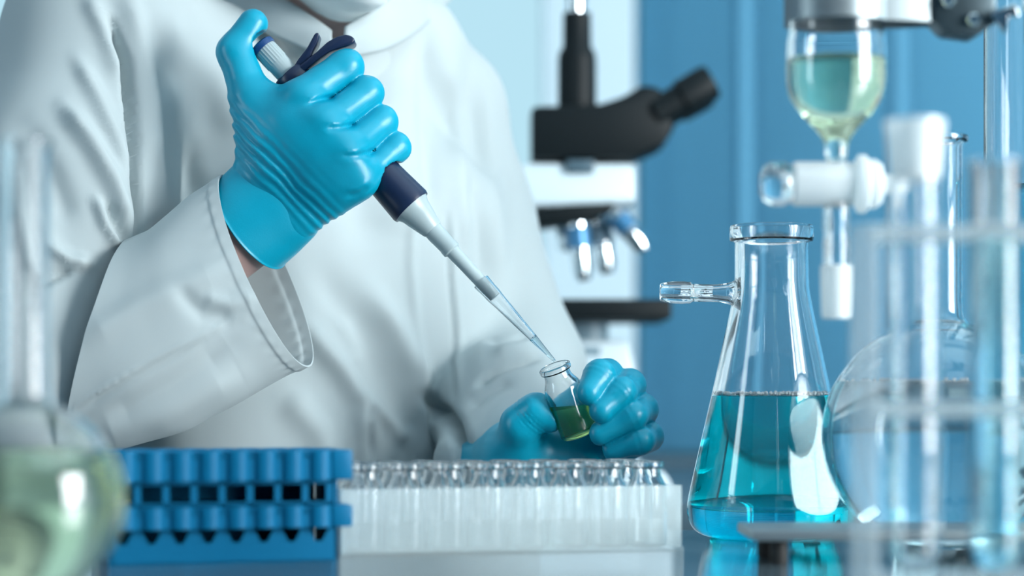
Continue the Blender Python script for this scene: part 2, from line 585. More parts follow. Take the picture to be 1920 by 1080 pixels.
# ================================================================== filtering flask
def filter_flask():
    c = P(1447, 1008, 1.6); c.z = TZ
    r = empty('filter_flask', c, 'conical glass flask with a side arm, half full of blue liquid', 'flask')
    o = [(0, .0006), (.030, .0004), (.044, 0), (.0525, .0025), (.0590, .009), (.0615, .019), (.0602, .029), (.0550, .052), (.0432, .103),
         (.0330, .150), (.0285, .171), (.0268, .182), (.0266, .195), (.0266, .2125), (.0272, .2132), (.0296, .2136), (.0303, .2150), (.0303, .2230), (.0296, .2250), (.0276, .2256)]
    o = [o[0], o[1]] + smooth_profile(o[2:13]) + o[13:]
    prof, inner = vessel_profile(o, .0022, .003)
    zs = c.z
    bm = solid([(a, b) for a, b in prof], seg=96, origin=c)
    part('flask_body', bm, M_GLASS, r, ang=50)
    lq = solid(liquid_profile(inner, .1022), seg=96, origin=c)
    part('liquid', lq, M_BLUE, r, ang=50)
    # side arm with a hose barb, pointing left
    out = [(.0125, .0225), (.0110, .0250), (.0085, .0290), (.0070, .0340), (.0064, .0400), (.0064, .0570), (.0072, .0580), (.0080, .0590), (.0078, .0610), (.0083, .0640), (.0080, .0720), (.0064, .0800), (.0056, .0806)]
    inn = [(.0034, .0806), (.0036, .040), (.0046, .031), (.0075, .0245)]
    ax = Vector((-1, 0, .02))
    part('side_arm', solid(out + inn, seg=40, origin=c + Vector((0, 0, .1755)), axis=ax), M_GLASS, r, ang=50)
    fb = bmesh.new()
    rr = inner_radius(inner, .1022)
    for k in range(230):
        a = random.random() * 2 * PI
        q = rr - .0011 - abs(random.gauss(0, .0012))
        s = random.uniform(.0010, .0018)
        bmesh.ops.create_icosphere(fb, subdivisions=2, radius=s, matrix=Matrix.Translation(c + Vector((q * math.cos(a), q * math.sin(a), .1030 + random.random() * .0012))))
    f = part('bubble_ring', fb, M_BUBBLE, r); f['kind'] = 'stuff'
filter_flask()

# ================================================================== round flask
def round_flask():
    c = P(1759, 1021, 1.505); c.z = TZ
    r = empty('round_flask', c, 'large round glass flask of clear water behind the test tube rack', 'flask')
    R, cz = .0785, .0755
    o = [(0, .0012), (.020, .0006), (.029, .0)]
    a0 = math.asin(min(1, .033 / R))
    for k in range(41):
        a = -PI / 2 + a0 + (PI - a0 - .205 - .0) * k / 40
        o.append((R * math.cos(a), cz + R * math.sin(a)))
    o = [q for q in o if q[0] > .0195 or q[1] < .05]
    o += [(.0172, .1560), (.0165, .166), (.0165, .272), (.0172, .2735), (.0198, .2745), (.0204, .2765), (.0198, .2785), (.0180, .2792)]
    prof, inner = vessel_profile(o, .0019, .0024)
    part('flask_body', solid(prof, seg=96, origin=c), M_GLASS, r, ang=50)
    zt = EYE + (HORIZON - 716) / FPX * 1.505 - TZ
    part('liquid', solid(liquid_profile(inner, zt), seg=96, origin=c), M_WATER, r, ang=50)
    fb = bmesh.new()
    rr = inner_radius(inner, zt)
    for k in range(120):
        a = random.random() * 2 * PI
        q = rr - .0011 - abs(random.gauss(0, .0014))
        bmesh.ops.create_icosphere(fb, subdivisions=2, radius=random.uniform(.0009, .0016), matrix=Matrix.Translation(c + Vector((q * math.cos(a), q * math.sin(a), zt + .0006))))
    f = part('bubble_ring', fb, M_BUBBLE, r); f['kind'] = 'stuff'
round_flask()

# ================================================================== flask at the left edge, close to the camera
def left_flask():
    d = 1.12
    c = P(45, 0, d); c.z = TZ
    r = empty('boiling_flask', c, 'round long-necked flask of pale yellow-green liquid, cut by the left edge', 'flask')
    R, cz = .0505, .0505
    o = [(0, .0008), (.012, .0004), (.021, 0)]
    for k in range(33):
        a = -PI / 2 + .46 + (PI - .46 - .30) * k / 32
        o.append((R * math.cos(a), cz + R * math.sin(a)))
    o += [(.0130, .1030), (.0124, .112), (.0124, .2270), (.0134, .2285), (.0144, .2300), (.0140, .2318), (.0124, .2322)]
    prof, inner = vessel_profile(o, .0017, .002)
    part('flask_body', solid(prof, seg=80, origin=c), M_GLASS, r, ang=50)
    zt = EYE + (HORIZON - 842) / FPX * d - TZ
    part('liquid', solid(liquid_profile(inner, zt), seg=80, origin=c), M_YELLOW, r, ang=50)
left_flask()

# ================================================================== dropping funnel held by a clamp on a stand
FD = 1.34
def funnel():
    c = P(1568, 345, FD)                     # centre of the stopcock
    s = FD / FPX
    r = empty('dropping_funnel', P(1568, 597, FD), 'glass dropping funnel with stopcock, holding yellow-green liquid, hung in the clamp', 'funnel')
    Z = lambda y: (345 - y) * s
    o = [(.0052, Z(305)), (.0066, Z(296)), (.0070, Z(268)), (.0105, Z(250)), (.0190, Z(222)), (.0270, Z(190)), (.0298, Z(165)), (.0302, Z(140)), (.0300, Z(95)), (.0294, Z(75)), (.0284, Z(60)), (.0280, Z(40)), (.0280, Z(-180)), (.0290, Z(-186)), (.0290, Z(-192)), (.0276, Z(-194))]
    o = [o[0]] + smooth_profile(o[1:12]) + o[12:]
    wall = .0017
    inner = []
    for i, (a, z) in enumerate(o):
        inner.append((max(a - wall, .0025), z))
    part('funnel_body', solid(o + inner[::-1], seg=72, origin=c), M_GLASS, r, ang=50)
    lq = [(0, Z(300)), (.0030, Z(300))] + [(a + .0003, z) for a, z in inner if Z(296) < z < Z(112)]
    rr = inner_radius(inner, Z(112))
    lq += [(rr + .0003, Z(112)), (rr * .95, Z(113.5)), (0, Z(114))]
    part('liquid', solid(lq, seg=72, origin=c), M_AMBER, r, ang=50)
    # ground glass barrel of the stopcock, lying across
    X = lambda x: (x - 1568) * s
    b = solid([(0, X(1484)), (.0118, X(1485)), (.0135, X(1490)), (.0135, X(1590)), (.0126, X(1602)), (0, X(1602))], seg=40, origin=c, axis=(1, 0, 0))
    lathe(b, [(.0075, Z(388)), (.0075, Z(308)), (0, Z(308)), (0, Z(388))], seg=32, origin=c)
    sc = part('stopcock_barrel', b, M_FROST, r)
    part('stopcock_handle', solid([(0, X(1424)), (.006, X(1425)), (.0110, X(1432)), (.0136, X(1446)), (.0136, X(1468)), (.0118, X(1482)), (.0095, X(1487)), (0, X(1487))], seg=40, origin=c, axis=(1, 0, 0)), M_GLASS, r)
    part('retaining_nut', solid([(0, X(1603)), (.0150, X(1604)), (.0178, X(1609)), (.0178, X(1622)), (.0150, X(1628)), (.0150, X(1640)), (.0120, X(1652)), (.0060, X(1657)), (.0052, X(1690)), (0, X(1691))], seg=24, origin=c, axis=(1, 0, 0)), M_FROST, r, ang=25)
    st = [(.0080, Z(376)), (.0082, Z(430)), (.0072, Z(440)), (.0082, Z(452)), (.0082, Z(498)), (.0052, Z(498)), (.0052, Z(376))]
    part('stem', solid(st, seg=40, origin=c), M_GLASS, r, ang=50)
    part('ground_tip', solid([(.0088, Z(497)), (.0098, Z(500)), (.0090, Z(585)), (.0084, Z(597)), (.0052, Z(597)), (.0052, Z(497))], seg=40, origin=c), M_FROST, r)
funnel()

def stand():
    d = 1.385
    rx = P(1985, 0, d).x
    ry = d - DIST
    r = empty('retort_stand', (rx, ry, TZ), 'grey metal stand on black rubber feet, its rod beyond the right edge', 'stand')
    x0 = P(1409, 0, 1.345).x
    part('base_plate', box((x0, 1.338 - DIST, TZ + .0150), (rx + .06, 1.43 - DIST, TZ + .0212), bev=.0012), M_STEEL, r)
    for x in (P(1463, 0, 1.345).x, rx + .035):
        for y in (1.350, 1.418):
            part('rubber_foot', solid([(0, 0), (.0052, 0), (.0056, .001), (.0056, .0150), (0, .0150)], seg=28, origin=(x, y - DIST, TZ)), M_RUBBER, r)
    part('rod', solid([(0, .0212), (.0060, .0212), (.0060, .62), (.0050, .6215), (0, .6215)], seg=28, origin=(rx, ry, TZ)), M_CHROME, r)
    # clamp holding the funnel
    k = empty('clamp', (rx, ry, EYE + .23), 'dark grey metal clamp gripping the funnel at the top right', 'clamp')
    zc = EYE + (HORIZON - 4) / FPX * FD
    fx = P(1568, 0, FD).x; fy = FD - DIST
    zz = zc
    bm = box((rx - .018, ry - .020, zz - .017), (rx - .0062, ry + .016, zz + .019), bev=.002)
    add_box(bm, (rx + .0062, ry - .020, zz - .017), (rx + .018, ry + .016, zz + .019), bev=.002)
    add_box(bm, (rx - .018, ry - .024, zz - .017), (rx + .018, ry - .0064, zz + .019), bev=.002)
    boss = part('boss_head', bm, M_CLAMP, k)
    tb = tube(bmesh.new(), [(rx - .03, ry - .034, zz), (rx + .012, ry - .034, zz)], .0042, 16)
    part('boss_screw', tb, M_CHROME, k)
    # rod of the clamp, running left to the jaws
    ex = P(1850, 0, FD).x
    part('clamp_rod', tube(bmesh.new(), [(rx - .01, ry - .022, zz + .012), (ex - .01, fy - .010, zz + .012)], .0055, 16), M_STEEL, k)
    # hinge body
    hx0, hx1 = P(1742, 0, FD).x, P(1860, 0, FD).x
    part('clamp_body', prism([(hx0, zz - .012), (hx0 + .008, zz - .020), (hx1 - .012, zz - .0225), (hx1, zz - .014), (hx1, zz + .020), (hx0, zz + .020)], fy - .014, fy + .014, bev=.002), M_CLAMP, k)
    for x, z in ((1768, 10), (1815, 45)):
        q = P(x, z, FD); q.y = fy - .014
        part('bolt', solid([(0, 0), (.0042, 0), (.0042, .003), (.0030, .004), (0, .0042)], seg=6, origin=q, axis=(0, -1, 0)), M_CHROME, k, smooth=False)
    part('wing_screw', prism([(hx1 - .006, zz - .010), (hx1 + .004, zz - .022), (hx1 + .006, zz - .012), (hx1 + .012, zz - .012), (hx1 + .010, zz - .004)], fy - .020, fy - .015, bev=.0008), M_CHROME, k)
    # two jaws curving round the funnel
    R = .0286
    for sgn in (-1, 1):
        bm = bmesh.new()
        n = 22
        path = [(hx0 + .004, fy + sgn * .008), (fx + R + .012, fy + sgn * .014)]
        for i in range(n):
            a = sgn * (0.55 + (2.75 - 0.55) * i / (n - 1))
            path.append((fx + (R + .0022) * math.cos(a), fy + (R + .0022) * math.sin(a)))
        A = []
        for i, (x, y) in enumerate(path):
            p0 = path[max(i - 1, 0)]; p1 = path[min(i + 1, len(path) - 1)]
            t = Vector((p1[0] - p0[0], p1[1] - p0[1])).normalized()
            nx, ny = -t.y, t.x
            w = .0018
            A.append([bm.verts.new((x + nx * w, y + ny * w, zz - .0135)), bm.verts.new((x + nx * w, y + ny * w, zz + .017)), bm.verts.new((x - nx * w, y - ny * w, zz + .017)), bm.verts.new((x - nx * w, y - ny * w, zz - .0135))])
        for a, b in zip(A, A[1:]):
            for q in range(4):
                bm.faces.new((a[q], a[(q + 1) % 4], b[(q + 1) % 4], b[q]))
        bm.faces.new(A[0]); bm.faces.new(A[-1][::-1])
        part('jaw', bm, M_STEEL, k)
stand()

# ================================================================== measuring cylinder
def cylinder():
    d = 1.625
    c = P(1925, 0, d); c.z = TZ
    r = empty('measuring_cylinder', c, 'tall glass measuring cylinder with blue liquid at the right edge', 'cylinder')
    o = [(0, .004), (.0300, .004), (.0310, .008), (.0310, .435), (.0325, .4385), (.0318, .4405)]
    prof, inner = vessel_profile(o, .0020, .003)
    part('cylinder_body', solid(prof, seg=72, origin=c), M_GLASS, r, ang=50)
    part('foot', solid([(0, 0), (.050, 0), (.050, .003), (.032, .008), (.0315, .010), (0, .0038)], seg=6, origin=c), M_GLASS, r, ang=30)
    zt = EYE + (HORIZON - 350) / FPX * d - TZ
    part('liquid', solid(liquid_profile(inner, zt), seg=72, origin=c), M_BLUEL, r, ang=50)
    g = bmesh.new()
    n = 0
    z = .06
    while z < .42:
        w = .5 if n % 10 == 0 else (.34 if n % 5 == 0 else .22)
        a0 = -1.65
        V = []
        for i in range(9):
            a = a0 + w * i / 8
            V.append((g.verts.new(c + Vector((.03115 * math.cos(a), .03115 * math.sin(a), z))), g.verts.new(c + Vector((.03115 * math.cos(a), .03115 * math.sin(a), z + .0006)))))
        for a, b in zip(V, V[1:]):
            g.faces.new((a[0], b[0], b[1], a[1]))
        z += .0036; n += 1
    part('graduation', g, M_PRINT, r)
M_BLUEL = glass('light_blue_solution', 1.34, absorb=(26, 4.2, 2.2))
cylinder()

# ================================================================== test tubes in a clear rack, close to the camera
RACKD = 1.12
def tube_rack():
    d = RACKD
    x0 = P(1601, 0, d).x; x1 = x0 + .215
    y0 = d - .0165 - DIST; y1 = d + .0165 - DIST
    r = empty('test_tube_rack', ((x0 + x1) / 2, d - DIST, TZ), 'frosted clear test tube rack close to the camera at the right edge', 'rack')
    zt = EYE + (HORIZON - 424) / FPX * d
    zm = EYE + (HORIZON - 752) / FPX * d
    for x in (x0, x1 - .010):
        part('side_panel', box((x, y0, TZ), (x + .010, y1, zt), bev=.001), M_ACRYL, r)
    xs = [P(1715, 0, d).x + k * .0405 for k in range(4)]
    for nm, z in (('top_shelf', zt - .008), ('middle_shelf', zm - .008)):
        bm = bmesh.new()
        h = .0138
        edges = [x0 + .010] + [v for x in xs for v in (x - h, x + h)] + [x1 - .010]
        add_box(bm, (x0 + .010, y0, z), (x1 - .010, d - DIST - h, z + .008))
        add_box(bm, (x0 + .010, d - DIST + h, z), (x1 - .010, y1, z + .008))
        for a, b in zip(edges[::2], edges[1::2]):
            add_box(bm, (a, d - DIST - h, z), (b, d - DIST + h, z + .008))
        part(nm, bm, M_ACRYL, r, smooth=False)
    part('base_shelf', box((x0 + .010, y0, TZ + .004), (x1 - .010, y1, TZ + .014)), M_ACRYL, r, smooth=False)
    return xs
def test_tube(x, d, label, R, zbot, ztop, liquid=None, zl=None, joint=False):
    c = Vector((x, d - DIST, zbot))
    r = empty('test_tube', c, label, 'test tube')
    H = ztop - zbot
    o = [(0, 0)] + [(R * math.sin(a), R - R * math.cos(a)) for a in [PI / 2 * k / 12 for k in range(1, 13)]]
    Hb = H - .030 if joint else H - .003
    o += [(R, Hb * .5), (R, Hb)]
    if not joint:
        o += [(R + .0012, H - .0022), (R + .0014, H - .001), (R + .0006, H)]
    prof, inner = vessel_profile(o, .0013, .0015)
    part('tube_body', solid(prof, seg=48, origin=c), M_GLASS, r, ang=50)
    if joint:
        part('ground_joint', solid([(R, Hb), (R * 1.08, Hb + .012), (R * 1.14, H - .006), (R * 1.20, H - .002), (R * 1.18, H), (R * .95, H), (R * .86, Hb)], seg=48, origin=c), M_FROST, r)
    if liquid:
        part('liquid', solid(liquid_profile(inner, zl - zbot), seg=48, origin=c), liquid, r, ang=50)
XS = tube_rack()
zz_ = lambda y, d: EYE + (HORIZON - y) / FPX * d
test_tube(XS[0], RACKD, 'tall clear test tube with a flared frosted top, in the rack', .0127, TZ + .0142, zz_(226, RACKD), joint=True)
test_tube(XS[1], RACKD, 'test tube of blue liquid second in the rack, at the right edge', .0127, TZ + .0142, zz_(300, RACKD), M_BLUEL, zz_(432, RACKD))

# ================================================================== blue racks, stacked
def blue_rack(zb, h_skirt, h_tray, teeth, label, root_loc, yaw):
    r = empty('tube_rack', (0, 0, 0), label, 'rack', 'stacked blue racks')
    n, m, p = 8, 4, .0172
    x0 = 0.0
    ins = .006
    # tray: rows of round wells hanging from a plate
    bm = bmesh.new()
    zt, zs = zb + h_skirt + h_tray, zb + h_skirt
    for i in range(n):
        for j in range(m):
            lathe(bm, [(.0086, zs), (.0086, zt - .0006), (.0080, zt), (.0072, zt), (.0066, zt - .001), (.0066, zs + .002), (0, zs + .002), (0, zs)], seg=24, origin=(x0 + (i + .5) * p, (j + .5) * p, 0))
    part('wells', bm, M_BLUERACK, r)
    bm = bmesh.new()
    W, D = n * p, m * p
    add_box(bm, (x0 + .002, .003, zt - .0050), (x0 + W + .012, D - .003, zt - .0030))
    add_box(bm, (x0 + W - .001, .002, zs), (x0 + W + .012, D - .002, zt), bev=.0012)
    add_box(bm, (x0 - .012, .002, zs), (x0 + .001, D - .002, zt), bev=.0012)
    add_box(bm, (x0 + .002, .0030, zs), (x0 + W, .0042, zt - .001))
    part('tray', bm, M_BLUERACK, r)
    # skirt with openings in front; far side closed to darken the inside
    bm = bmesh.new()
    for y in (ins, D - ins - .002):
        if y > ins:
            add_box(bm, (x0 + .001, y, zb), (x0 + W, y + .002, zs))
        elif teeth:
            ph = p
            pts = [(x0 + ins - .006, zb), (x0 + W + .003, zb), (x0 + W + .003, zs)]
            for i in reversed(range(n)):
                cx = x0 + (i + .5) * p
                pts += [(cx + .0066, zs), (cx + .0020, zs - .0088), (cx - .0020, zs - .0088), (cx - .0066, zs)]
            pts += [(x0 + ins - .006, zs)]
            b2 = prism(pts, y, y + .002)
            me = bm_mesh(b2, 'tmp'); bm.from_mesh(me)
        else:
            add_box(bm, (x0 + .001, y, zs - .0025), (x0 + W, y + .002, zs))
            add_box(bm, (x0 + .001, y, zb), (x0 + W, y + .002, zb + .0022))
            for i in range(n + 1):
                w = .0021
                cx = min(max(x0 + i * p, x0 + w), x0 + W - w)
                add_box(bm, (cx - w, y, zb), (cx + w, y + .002, zs))
    for x in (x0 + .001, x0 + W + .001):
        add_box(bm, (x, ins, zb), (x + .002, D - ins, zs))
    add_box(bm, (x0 + .001, ins, zb), (x0 + W, D - ins, zb + .0015))
    part('skirt', bm, M_BLUERACK, r, smooth=False)
    r.location = root_loc
    r.rotation_euler = (0, 0, yaw)
yaw_b = math.radians(17)
fr = P(663, 0, 1.375); fr.z = TZ
L_b = 8 * .0172 + .012
loc_b = (fr.x - L_b * math.cos(yaw_b), fr.y - L_b * math.sin(yaw_b), TZ)
blue_rack(0.0, .0215, .0135, True, 'lower blue plastic tube rack standing on the bench', loc_b, yaw_b)
blue_rack(.0352, .0155, .0185, False, 'upper blue plastic tube rack with square openings, topmost of the stack', loc_b, yaw_b)

# ================================================================== milky rack with vials
def vial_parts(r, c, liquid=None, axis=(0, 0, 1), H=.0560, R=.0133):
    o = [(0, .0012), (.0088, .0006), (R - .0022, 0), (R - .0006, .0006), (R, .0024), (R, H * .66), (R - .0006, H * .72), (R - .0032, H * .81), (R - .0040, H * .85), (R - .0040, H * .915), (R - .0024, H * .925), (R - .0020, H * .945), (R - .0020, H * .985), (R - .0030, H)]
    prof, inner = vessel_profile(o, .0011, .0016)
    b = part('vial_body', solid(prof, seg=40, origin=c, axis=axis), M_GLASS, r, ang=60)
    return inner, H
yaw_v = math.atan2(.062, .2187)
vloc = P(638, 0, 1.398); vloc.z = TZ
def vial_rack():
    r = empty('vial_rack', (0, 0, 0), 'long milky plastic rack full of clear vials on the bench', 'rack')
    L, D, H = .2300, .0900, .0435
    bm = bmesh.new()
    t = .0020
    add_box(bm, (0, 0, .0), (L, D, .0030))
    part('rack_floor', bm, M_RACKW, r, smooth=False)
    bm = bmesh.new()
    add_box(bm, (.001, .001, .003), (L - .001, .001 + t, H))
    part('front_wall', bm, M_RACKW, r, smooth=False)
    bm = bmesh.new()
    add_box(bm, (.001, D - .001 - t, .003), (L - .001, D - .001, H))
    part('back_wall', bm, M_RACKW, r, smooth=False)
    for x in (.001, L - .001 - t):
        part('end_wall', box((x, .001 + t, .003), (x + t, D - .001 - t, H)), M_RACKW, r, smooth=False)
    bm = bmesh.new()
    for i in range(1, 8):
        add_box(bm, (.006 + i * .02725 - .0003, .001 + t, .003), (.006 + i * .02725 + .0003, D - .001 - t, .020))
    for j in range(1, 3):
        add_box(bm, (.001 + t, .0035 + j * .0277 - .0003, .003), (L - .001 - t, .0035 + j * .0277 + .0003, .020))
    part('dividers', bm, M_RACKW, r, smooth=False)
    r.location = vloc; r.rotation_euler = (0, 0, yaw_v)
    M = Matrix.Translation(vloc) @ Matrix.Rotation(yaw_v, 4, 'Z')
    proto = None
    rows = ['front', 'middle', 'back']
    for j in range(3):
        for i in range(8):
            w = M @ Vector((.006 + (i + .5) * .02725, .0035 + (j + .5) * .0277, .0031))
            if proto is None:
                proto = empty('vial', w, '', 'vial')
                vial_parts(proto, w)
                v = proto
            else:
                v = proto.copy(); COL.objects.link(v)
                for ch in proto.children:
                    q = ch.copy(); COL.objects.link(q); q.parent = v; q.matrix_parent_inverse = ch.matrix_parent_inverse.copy()
                v.location = w
            v['label'] = 'empty clear glass vial standing in the milky plastic rack'
            v['category'] = 'vial'
            v['group'] = 'vials in the milky rack'
vial_rack()

# ================================================================== microscope
def microscope():
    d = 2.24
    s = d / FPX
    X = lambda x: (x - 960) * s
    Z = lambda y: EYE + (HORIZON - y) * s
    Y = d - DIST
    r = empty('microscope', (X(1050), Y, TZ), 'black and white microscope on the back counter, out of focus', 'microscope')
    Pg = lambda pts: [(X(a), Z(b)) for a, b in pts]
    part('base', prism(Pg([(880, 930), (1250, 930), (1250, 905), (1235, 880), (1200, 868), (880, 868)]), Y - .085, Y + .085, bev=.004), M_SCOPEW, r)
    part('arm', prism(Pg([(880, 868), (985, 868), (985, 640), (970, 560), (965, 480), (985, 400), (1000, 392), (1185, 388), (1190, 380), (1190, 312), (985, 310), (930, 330), (890, 400), (875, 520)]), Y - .032, Y + .032, bev=.006), M_SCOPEW, r)
    part('illuminator', prism(Pg([(1010, 868), (1190, 868), (1190, 700), (1175, 640), (1030, 640), (1010, 700)]), Y - .04, Y + .04, bev=.006), M_SCOPEW, r)
    part('label_plate', box((X(1078), Y - .0415, Z(668)), (X(1122), Y - .0402, Z(652))), M_SCOPEG, r, smooth=False)
    hb = part('head', prism(Pg([(995, 306), (995, 208), (1118, 205), (1165, 190), (1200, 168), (1235, 175), (1262, 245), (1240, 280), (1210, 292), (1180, 304)]), Y - .040, Y + .040, bev=.006), M_BLACK, r)
    part('recess_block', box((X(1060), Y - .038, Z(331)), (X(1112), Y - .031, Z(306)), bev=.002), M_COUNTER, r)  # dark block stands in for the shade of a recess
    part('dovetail_ring', solid([(0, 0), (.028, 0), (.028, .006), (0, .006)], seg=32, origin=(X(1086), Y, Z(312))), M_BLACK, r)
    ct = solid([(0, 0), (.0195, 0), (.0195, .050), (.0185, .058), (.0145, .064), (.0140, .098), (0, .098)], seg=32, origin=(X(1082), Y, Z(207)))
    part('camera_tube', ct, M_BLACK, r)
    part('camera_adapter', solid([(0, 0), (.0100, 0), (.0100, .020), (.0140, .022), (.0160, .030), (.0160, .070), (0, .070)], seg=32, origin=(X(1080), Y, Z(207) + .098)), M_CHROME, r)
    for sy in (-.030, .030):
        a = Vector((X(1225), Y + sy, Z(220))); b = Vector((X(1330), Y + sy * 1.05, Z(160)))
        L = (b - a).length
        e = part('eyepiece', solid([(0, 0), (.0155, 0), (.0155, L * .45), (.0185, L * .48), (.0185, L * .93), (.0165, L), (.010, L), (.009, L * .96), (0, L * .95)], seg=32, origin=a, axis=b - a), M_BLACK, r)
    npx = part('nosepiece', prism(Pg([(985, 432), (985, 400), (1060, 388), (1148, 378), (1152, 395), (1100, 418)]), Y - .030, Y + .030, bev=.004), M_BLACK, r)
    for a, b, rr, band in (((1080, 415), (1094, 528), .0115, M_OBJB), ((1122, 405), (1140, 512), .0115, M_SCOPEG), ((1150, 400), (1208, 470), .0105, M_OBJB), ((1065, 418), (1060, 470), .010, M_SCOPEG)):
        a = Vector((X(a[0]), Y + (.012 if band is M_SCOPEG else -.012), Z(a[1]))); b = Vector((X(b[0]), a.y, Z(b[1])))
        L = (b - a).length
        ob = part('objective', solid([(0, 0), (rr, 0), (rr, L * .5), (rr * .9, L * .52), (rr * .85, L * .85), (rr * .55, L), (0, L)], seg=28, origin=a, axis=b - a), M_CHROME, r)
        part('colour_band', solid([(rr * .9, L * .12), (rr * 1.04, L * .12), (rr * 1.04, L * .46), (rr * .9, L * .46)], seg=28, origin=a, axis=b - a), band, ob)
    part('stage', box((X(1022), Y - .075, Z(604)), (X(1250), Y + .075, Z(566)), bev=.004), M_BLACK, r)
    part('condenser', solid([(0, 0), (.022, 0), (.022, .018), (.014, .024), (0, .024)], seg=28, origin=(X(1100), Y, Z(640))), M_SCOPEG, r)
    part('focus_knob', solid([(0, 0), (.024, 0), (.026, .003), (.026, .016), (.016, .018), (.016, .028), (0, .028)], seg=32, origin=(X(930), Y - .032, Z(760)), axis=(0, -1, 0)), M_BLACK, r)
microscope()
# ================================================================== pipette
def Q(px, py, y=0.0): return P(px, py, DIST + y)

PA, PE = Q(487, 82, .020), Q(1040, 677, .0)
PAX = (PE - PA).normalized()
PL = (PE - PA).length
def pip(t): return PA + PAX * (PL * t)
EPERP = Vector((.731, 0, .682)); EPERP = (EPERP - PAX * EPERP.dot(PAX)).normalized()   # to the right of the shaft

def pipette():
    r = empty('pipette', pip(.3), 'navy and grey-white pipette held in the raised gloved hand', 'pipette')
    T = lambda *q: [(a, t * PL) for a, t in q]
    mk = lambda nm, prof, mat, par=r, ang=35, seg=48: part(nm, solid(prof, seg=seg, origin=PA, axis=PAX), mat, par, ang=ang)
    mk('plunger_button', T((0, 0), (.0075, .0005), (.0095, .005), (.0098, .012), (.0094, .018), (0, .018)), M_NAVYB)
    # ribbed plunger collar
    bm = bmesh.new()
    seg = 72
    M = Matrix.Translation(PA) @ frame_from(PAX)
    rings = []
    for t in (.018, .022, .060, .064, .105):
        ring = []
        for k in range(seg):
            rr = .0085 + (.0004 if (k % 3 == 0 and .02 < t < .062) else 0)
            ring.append(bm.verts.new(M @ Vector((rr * math.cos(2 * PI * k / seg), rr * math.sin(2 * PI * k / seg), t * PL))))
        rings.append(ring)
    for a, b in zip(rings, rings[1:]):
        for k in range(seg):
            bm.faces.new((a[k], a[(k + 1) % seg], b[(k + 1) % seg], b[k]))
    bm.faces.new(rings[0]); bm.faces.new(rings[-1][::-1])
    part('plunger', bm, M_PIPW, r, ang=20)
    mk('handle', T((0, .100), (.0125, .100), (.0138, .106), (.0138, .125), (.0128, .140), (.0132, .30), (.0148, .44), (.0158, .50), (.0160, .512), (.0154, .519), (0, .519)), M_NAVY)
    px = lambda pts: [(Q(a, b, .02).x, Q(a, b, .02).z) for a, b in pts]
    part('finger_hook', prism(px([(519, 160), (526, 150), (552, 136), (575, 118), (598, 100), (616, 83), (634, 73), (650, 69), (662, 72), (668, 79), (664, 87), (646, 92), (622, 100), (602, 114), (578, 134), (552, 154), (530, 168), (522, 168)]), .008, .032, bev=.0016), M_NAVY, r)
    part('ejector_lever', prism(px([(545, 142), (560, 116), (578, 93), (592, 67), (597, 64), (601, 68), (597, 84), (587, 101), (584, 124), (562, 150)]), .010, .030, bev=.0012), M_NAVY, r)
    mk('nose_cone', T((0, .515), (.0150, .515), (.0122, .530), (.0112, .545), (.0080, .586), (.0074, .590), (0, .590)), M_PIPW)
    mk('collar', T((0, .588), (.0070, .588), (.0072, .600), (.0066, .640), (.0070, .643), (.0070, .654), (.0058, .657), (0, .657)), M_PIPW)
    mk('shaft', T((0, .655), (.0054, .655), (.0050, .70), (.0047, .775), (.0042, .800), (0, .800)), M_PIPW)
    tip = mk('tip', T((.0064, .752), (.0066, .756), (.0060, .780), (.0060, .795), (.0053, .815), (.0036, .90), (.0011, 1.0), (.0006, 1.0), (.0029, .90), (.0046, .815), (.0051, .795), (.0055, .752)), M_GLASS_T, ang=50)
    mk('liquid', T((0, .930), (.0024, .930), (.0031, .926), (.00105, .995), (0, .995)), M_TIPLIQ, par=tip)
pipette()

# ================================================================== the vial in the hand
VR = Q(1039, 686, 0)
VA = Vector((-46 / 129 * .97, -.235, 121 / 129 * .97)).normalized()
VH, VRAD = .0545, .0138
VB = VR - VA * VH
def held_vial():
    r = empty('held_vial', VB, 'tilted glass vial of yellow-green liquid held between gloved fingers and thumb', 'vial')
    inner, H = vial_parts(r, VB, axis=VA, H=VH, R=VRAD)
    # the liquid: cut level, whatever the tilt of the vial
    M = Matrix.Translation(VB) @ frame_from(VA)
    prof = [(0, .0014)] + [(a + (.0003 if a > .001 else 0), z) for a, z in inner[1:] if z < VH * .66]
    prof += [(VRAD - .0008, VH * .75), (0, VH * .75)]
    bm = solid(prof, seg=48, origin=VB, axis=VA)
    lvl = Q(1068, 761, 0)
    bmesh.ops.recalc_face_normals(bm, faces=bm.faces[:])
    g = bmesh.ops.bisect_plane(bm, geom=bm.verts[:] + bm.edges[:] + bm.faces[:], plane_co=lvl, plane_no=(-.06, 0, 1), clear_outer=True)
    ed = [e for e in g['geom_cut'] if isinstance(e, bmesh.types.BMEdge)]
    bmesh.ops.contextual_create(bm, geom=ed)
    part('liquid', bm, M_GREEN, r, ang=40)
held_vial()

# ================================================================== gloved hands
def sdf_pip(p):
    d = cone(p, pip(.10), pip(.30), .0128, .0132)
    d = np.minimum(d, cone(p, pip(.30), pip(.515), .0132, .0160))
    d = np.minimum(d, cone(p, pip(.003), pip(.012), .0098, .0098))
    d = np.minimum(d, cone(p, pip(.02), pip(.10), .0086, .0086))
    for y in (.011, .020, .029):
        hp = [Q(a, b, y) for a, b in ((524, 160), (552, 145), (578, 126), (602, 108), (626, 92), (652, 82))]
        for a, b in zip(hp, hp[1:]):
            d = np.minimum(d, cone(p, a, b, .0036, .0036))
    return d

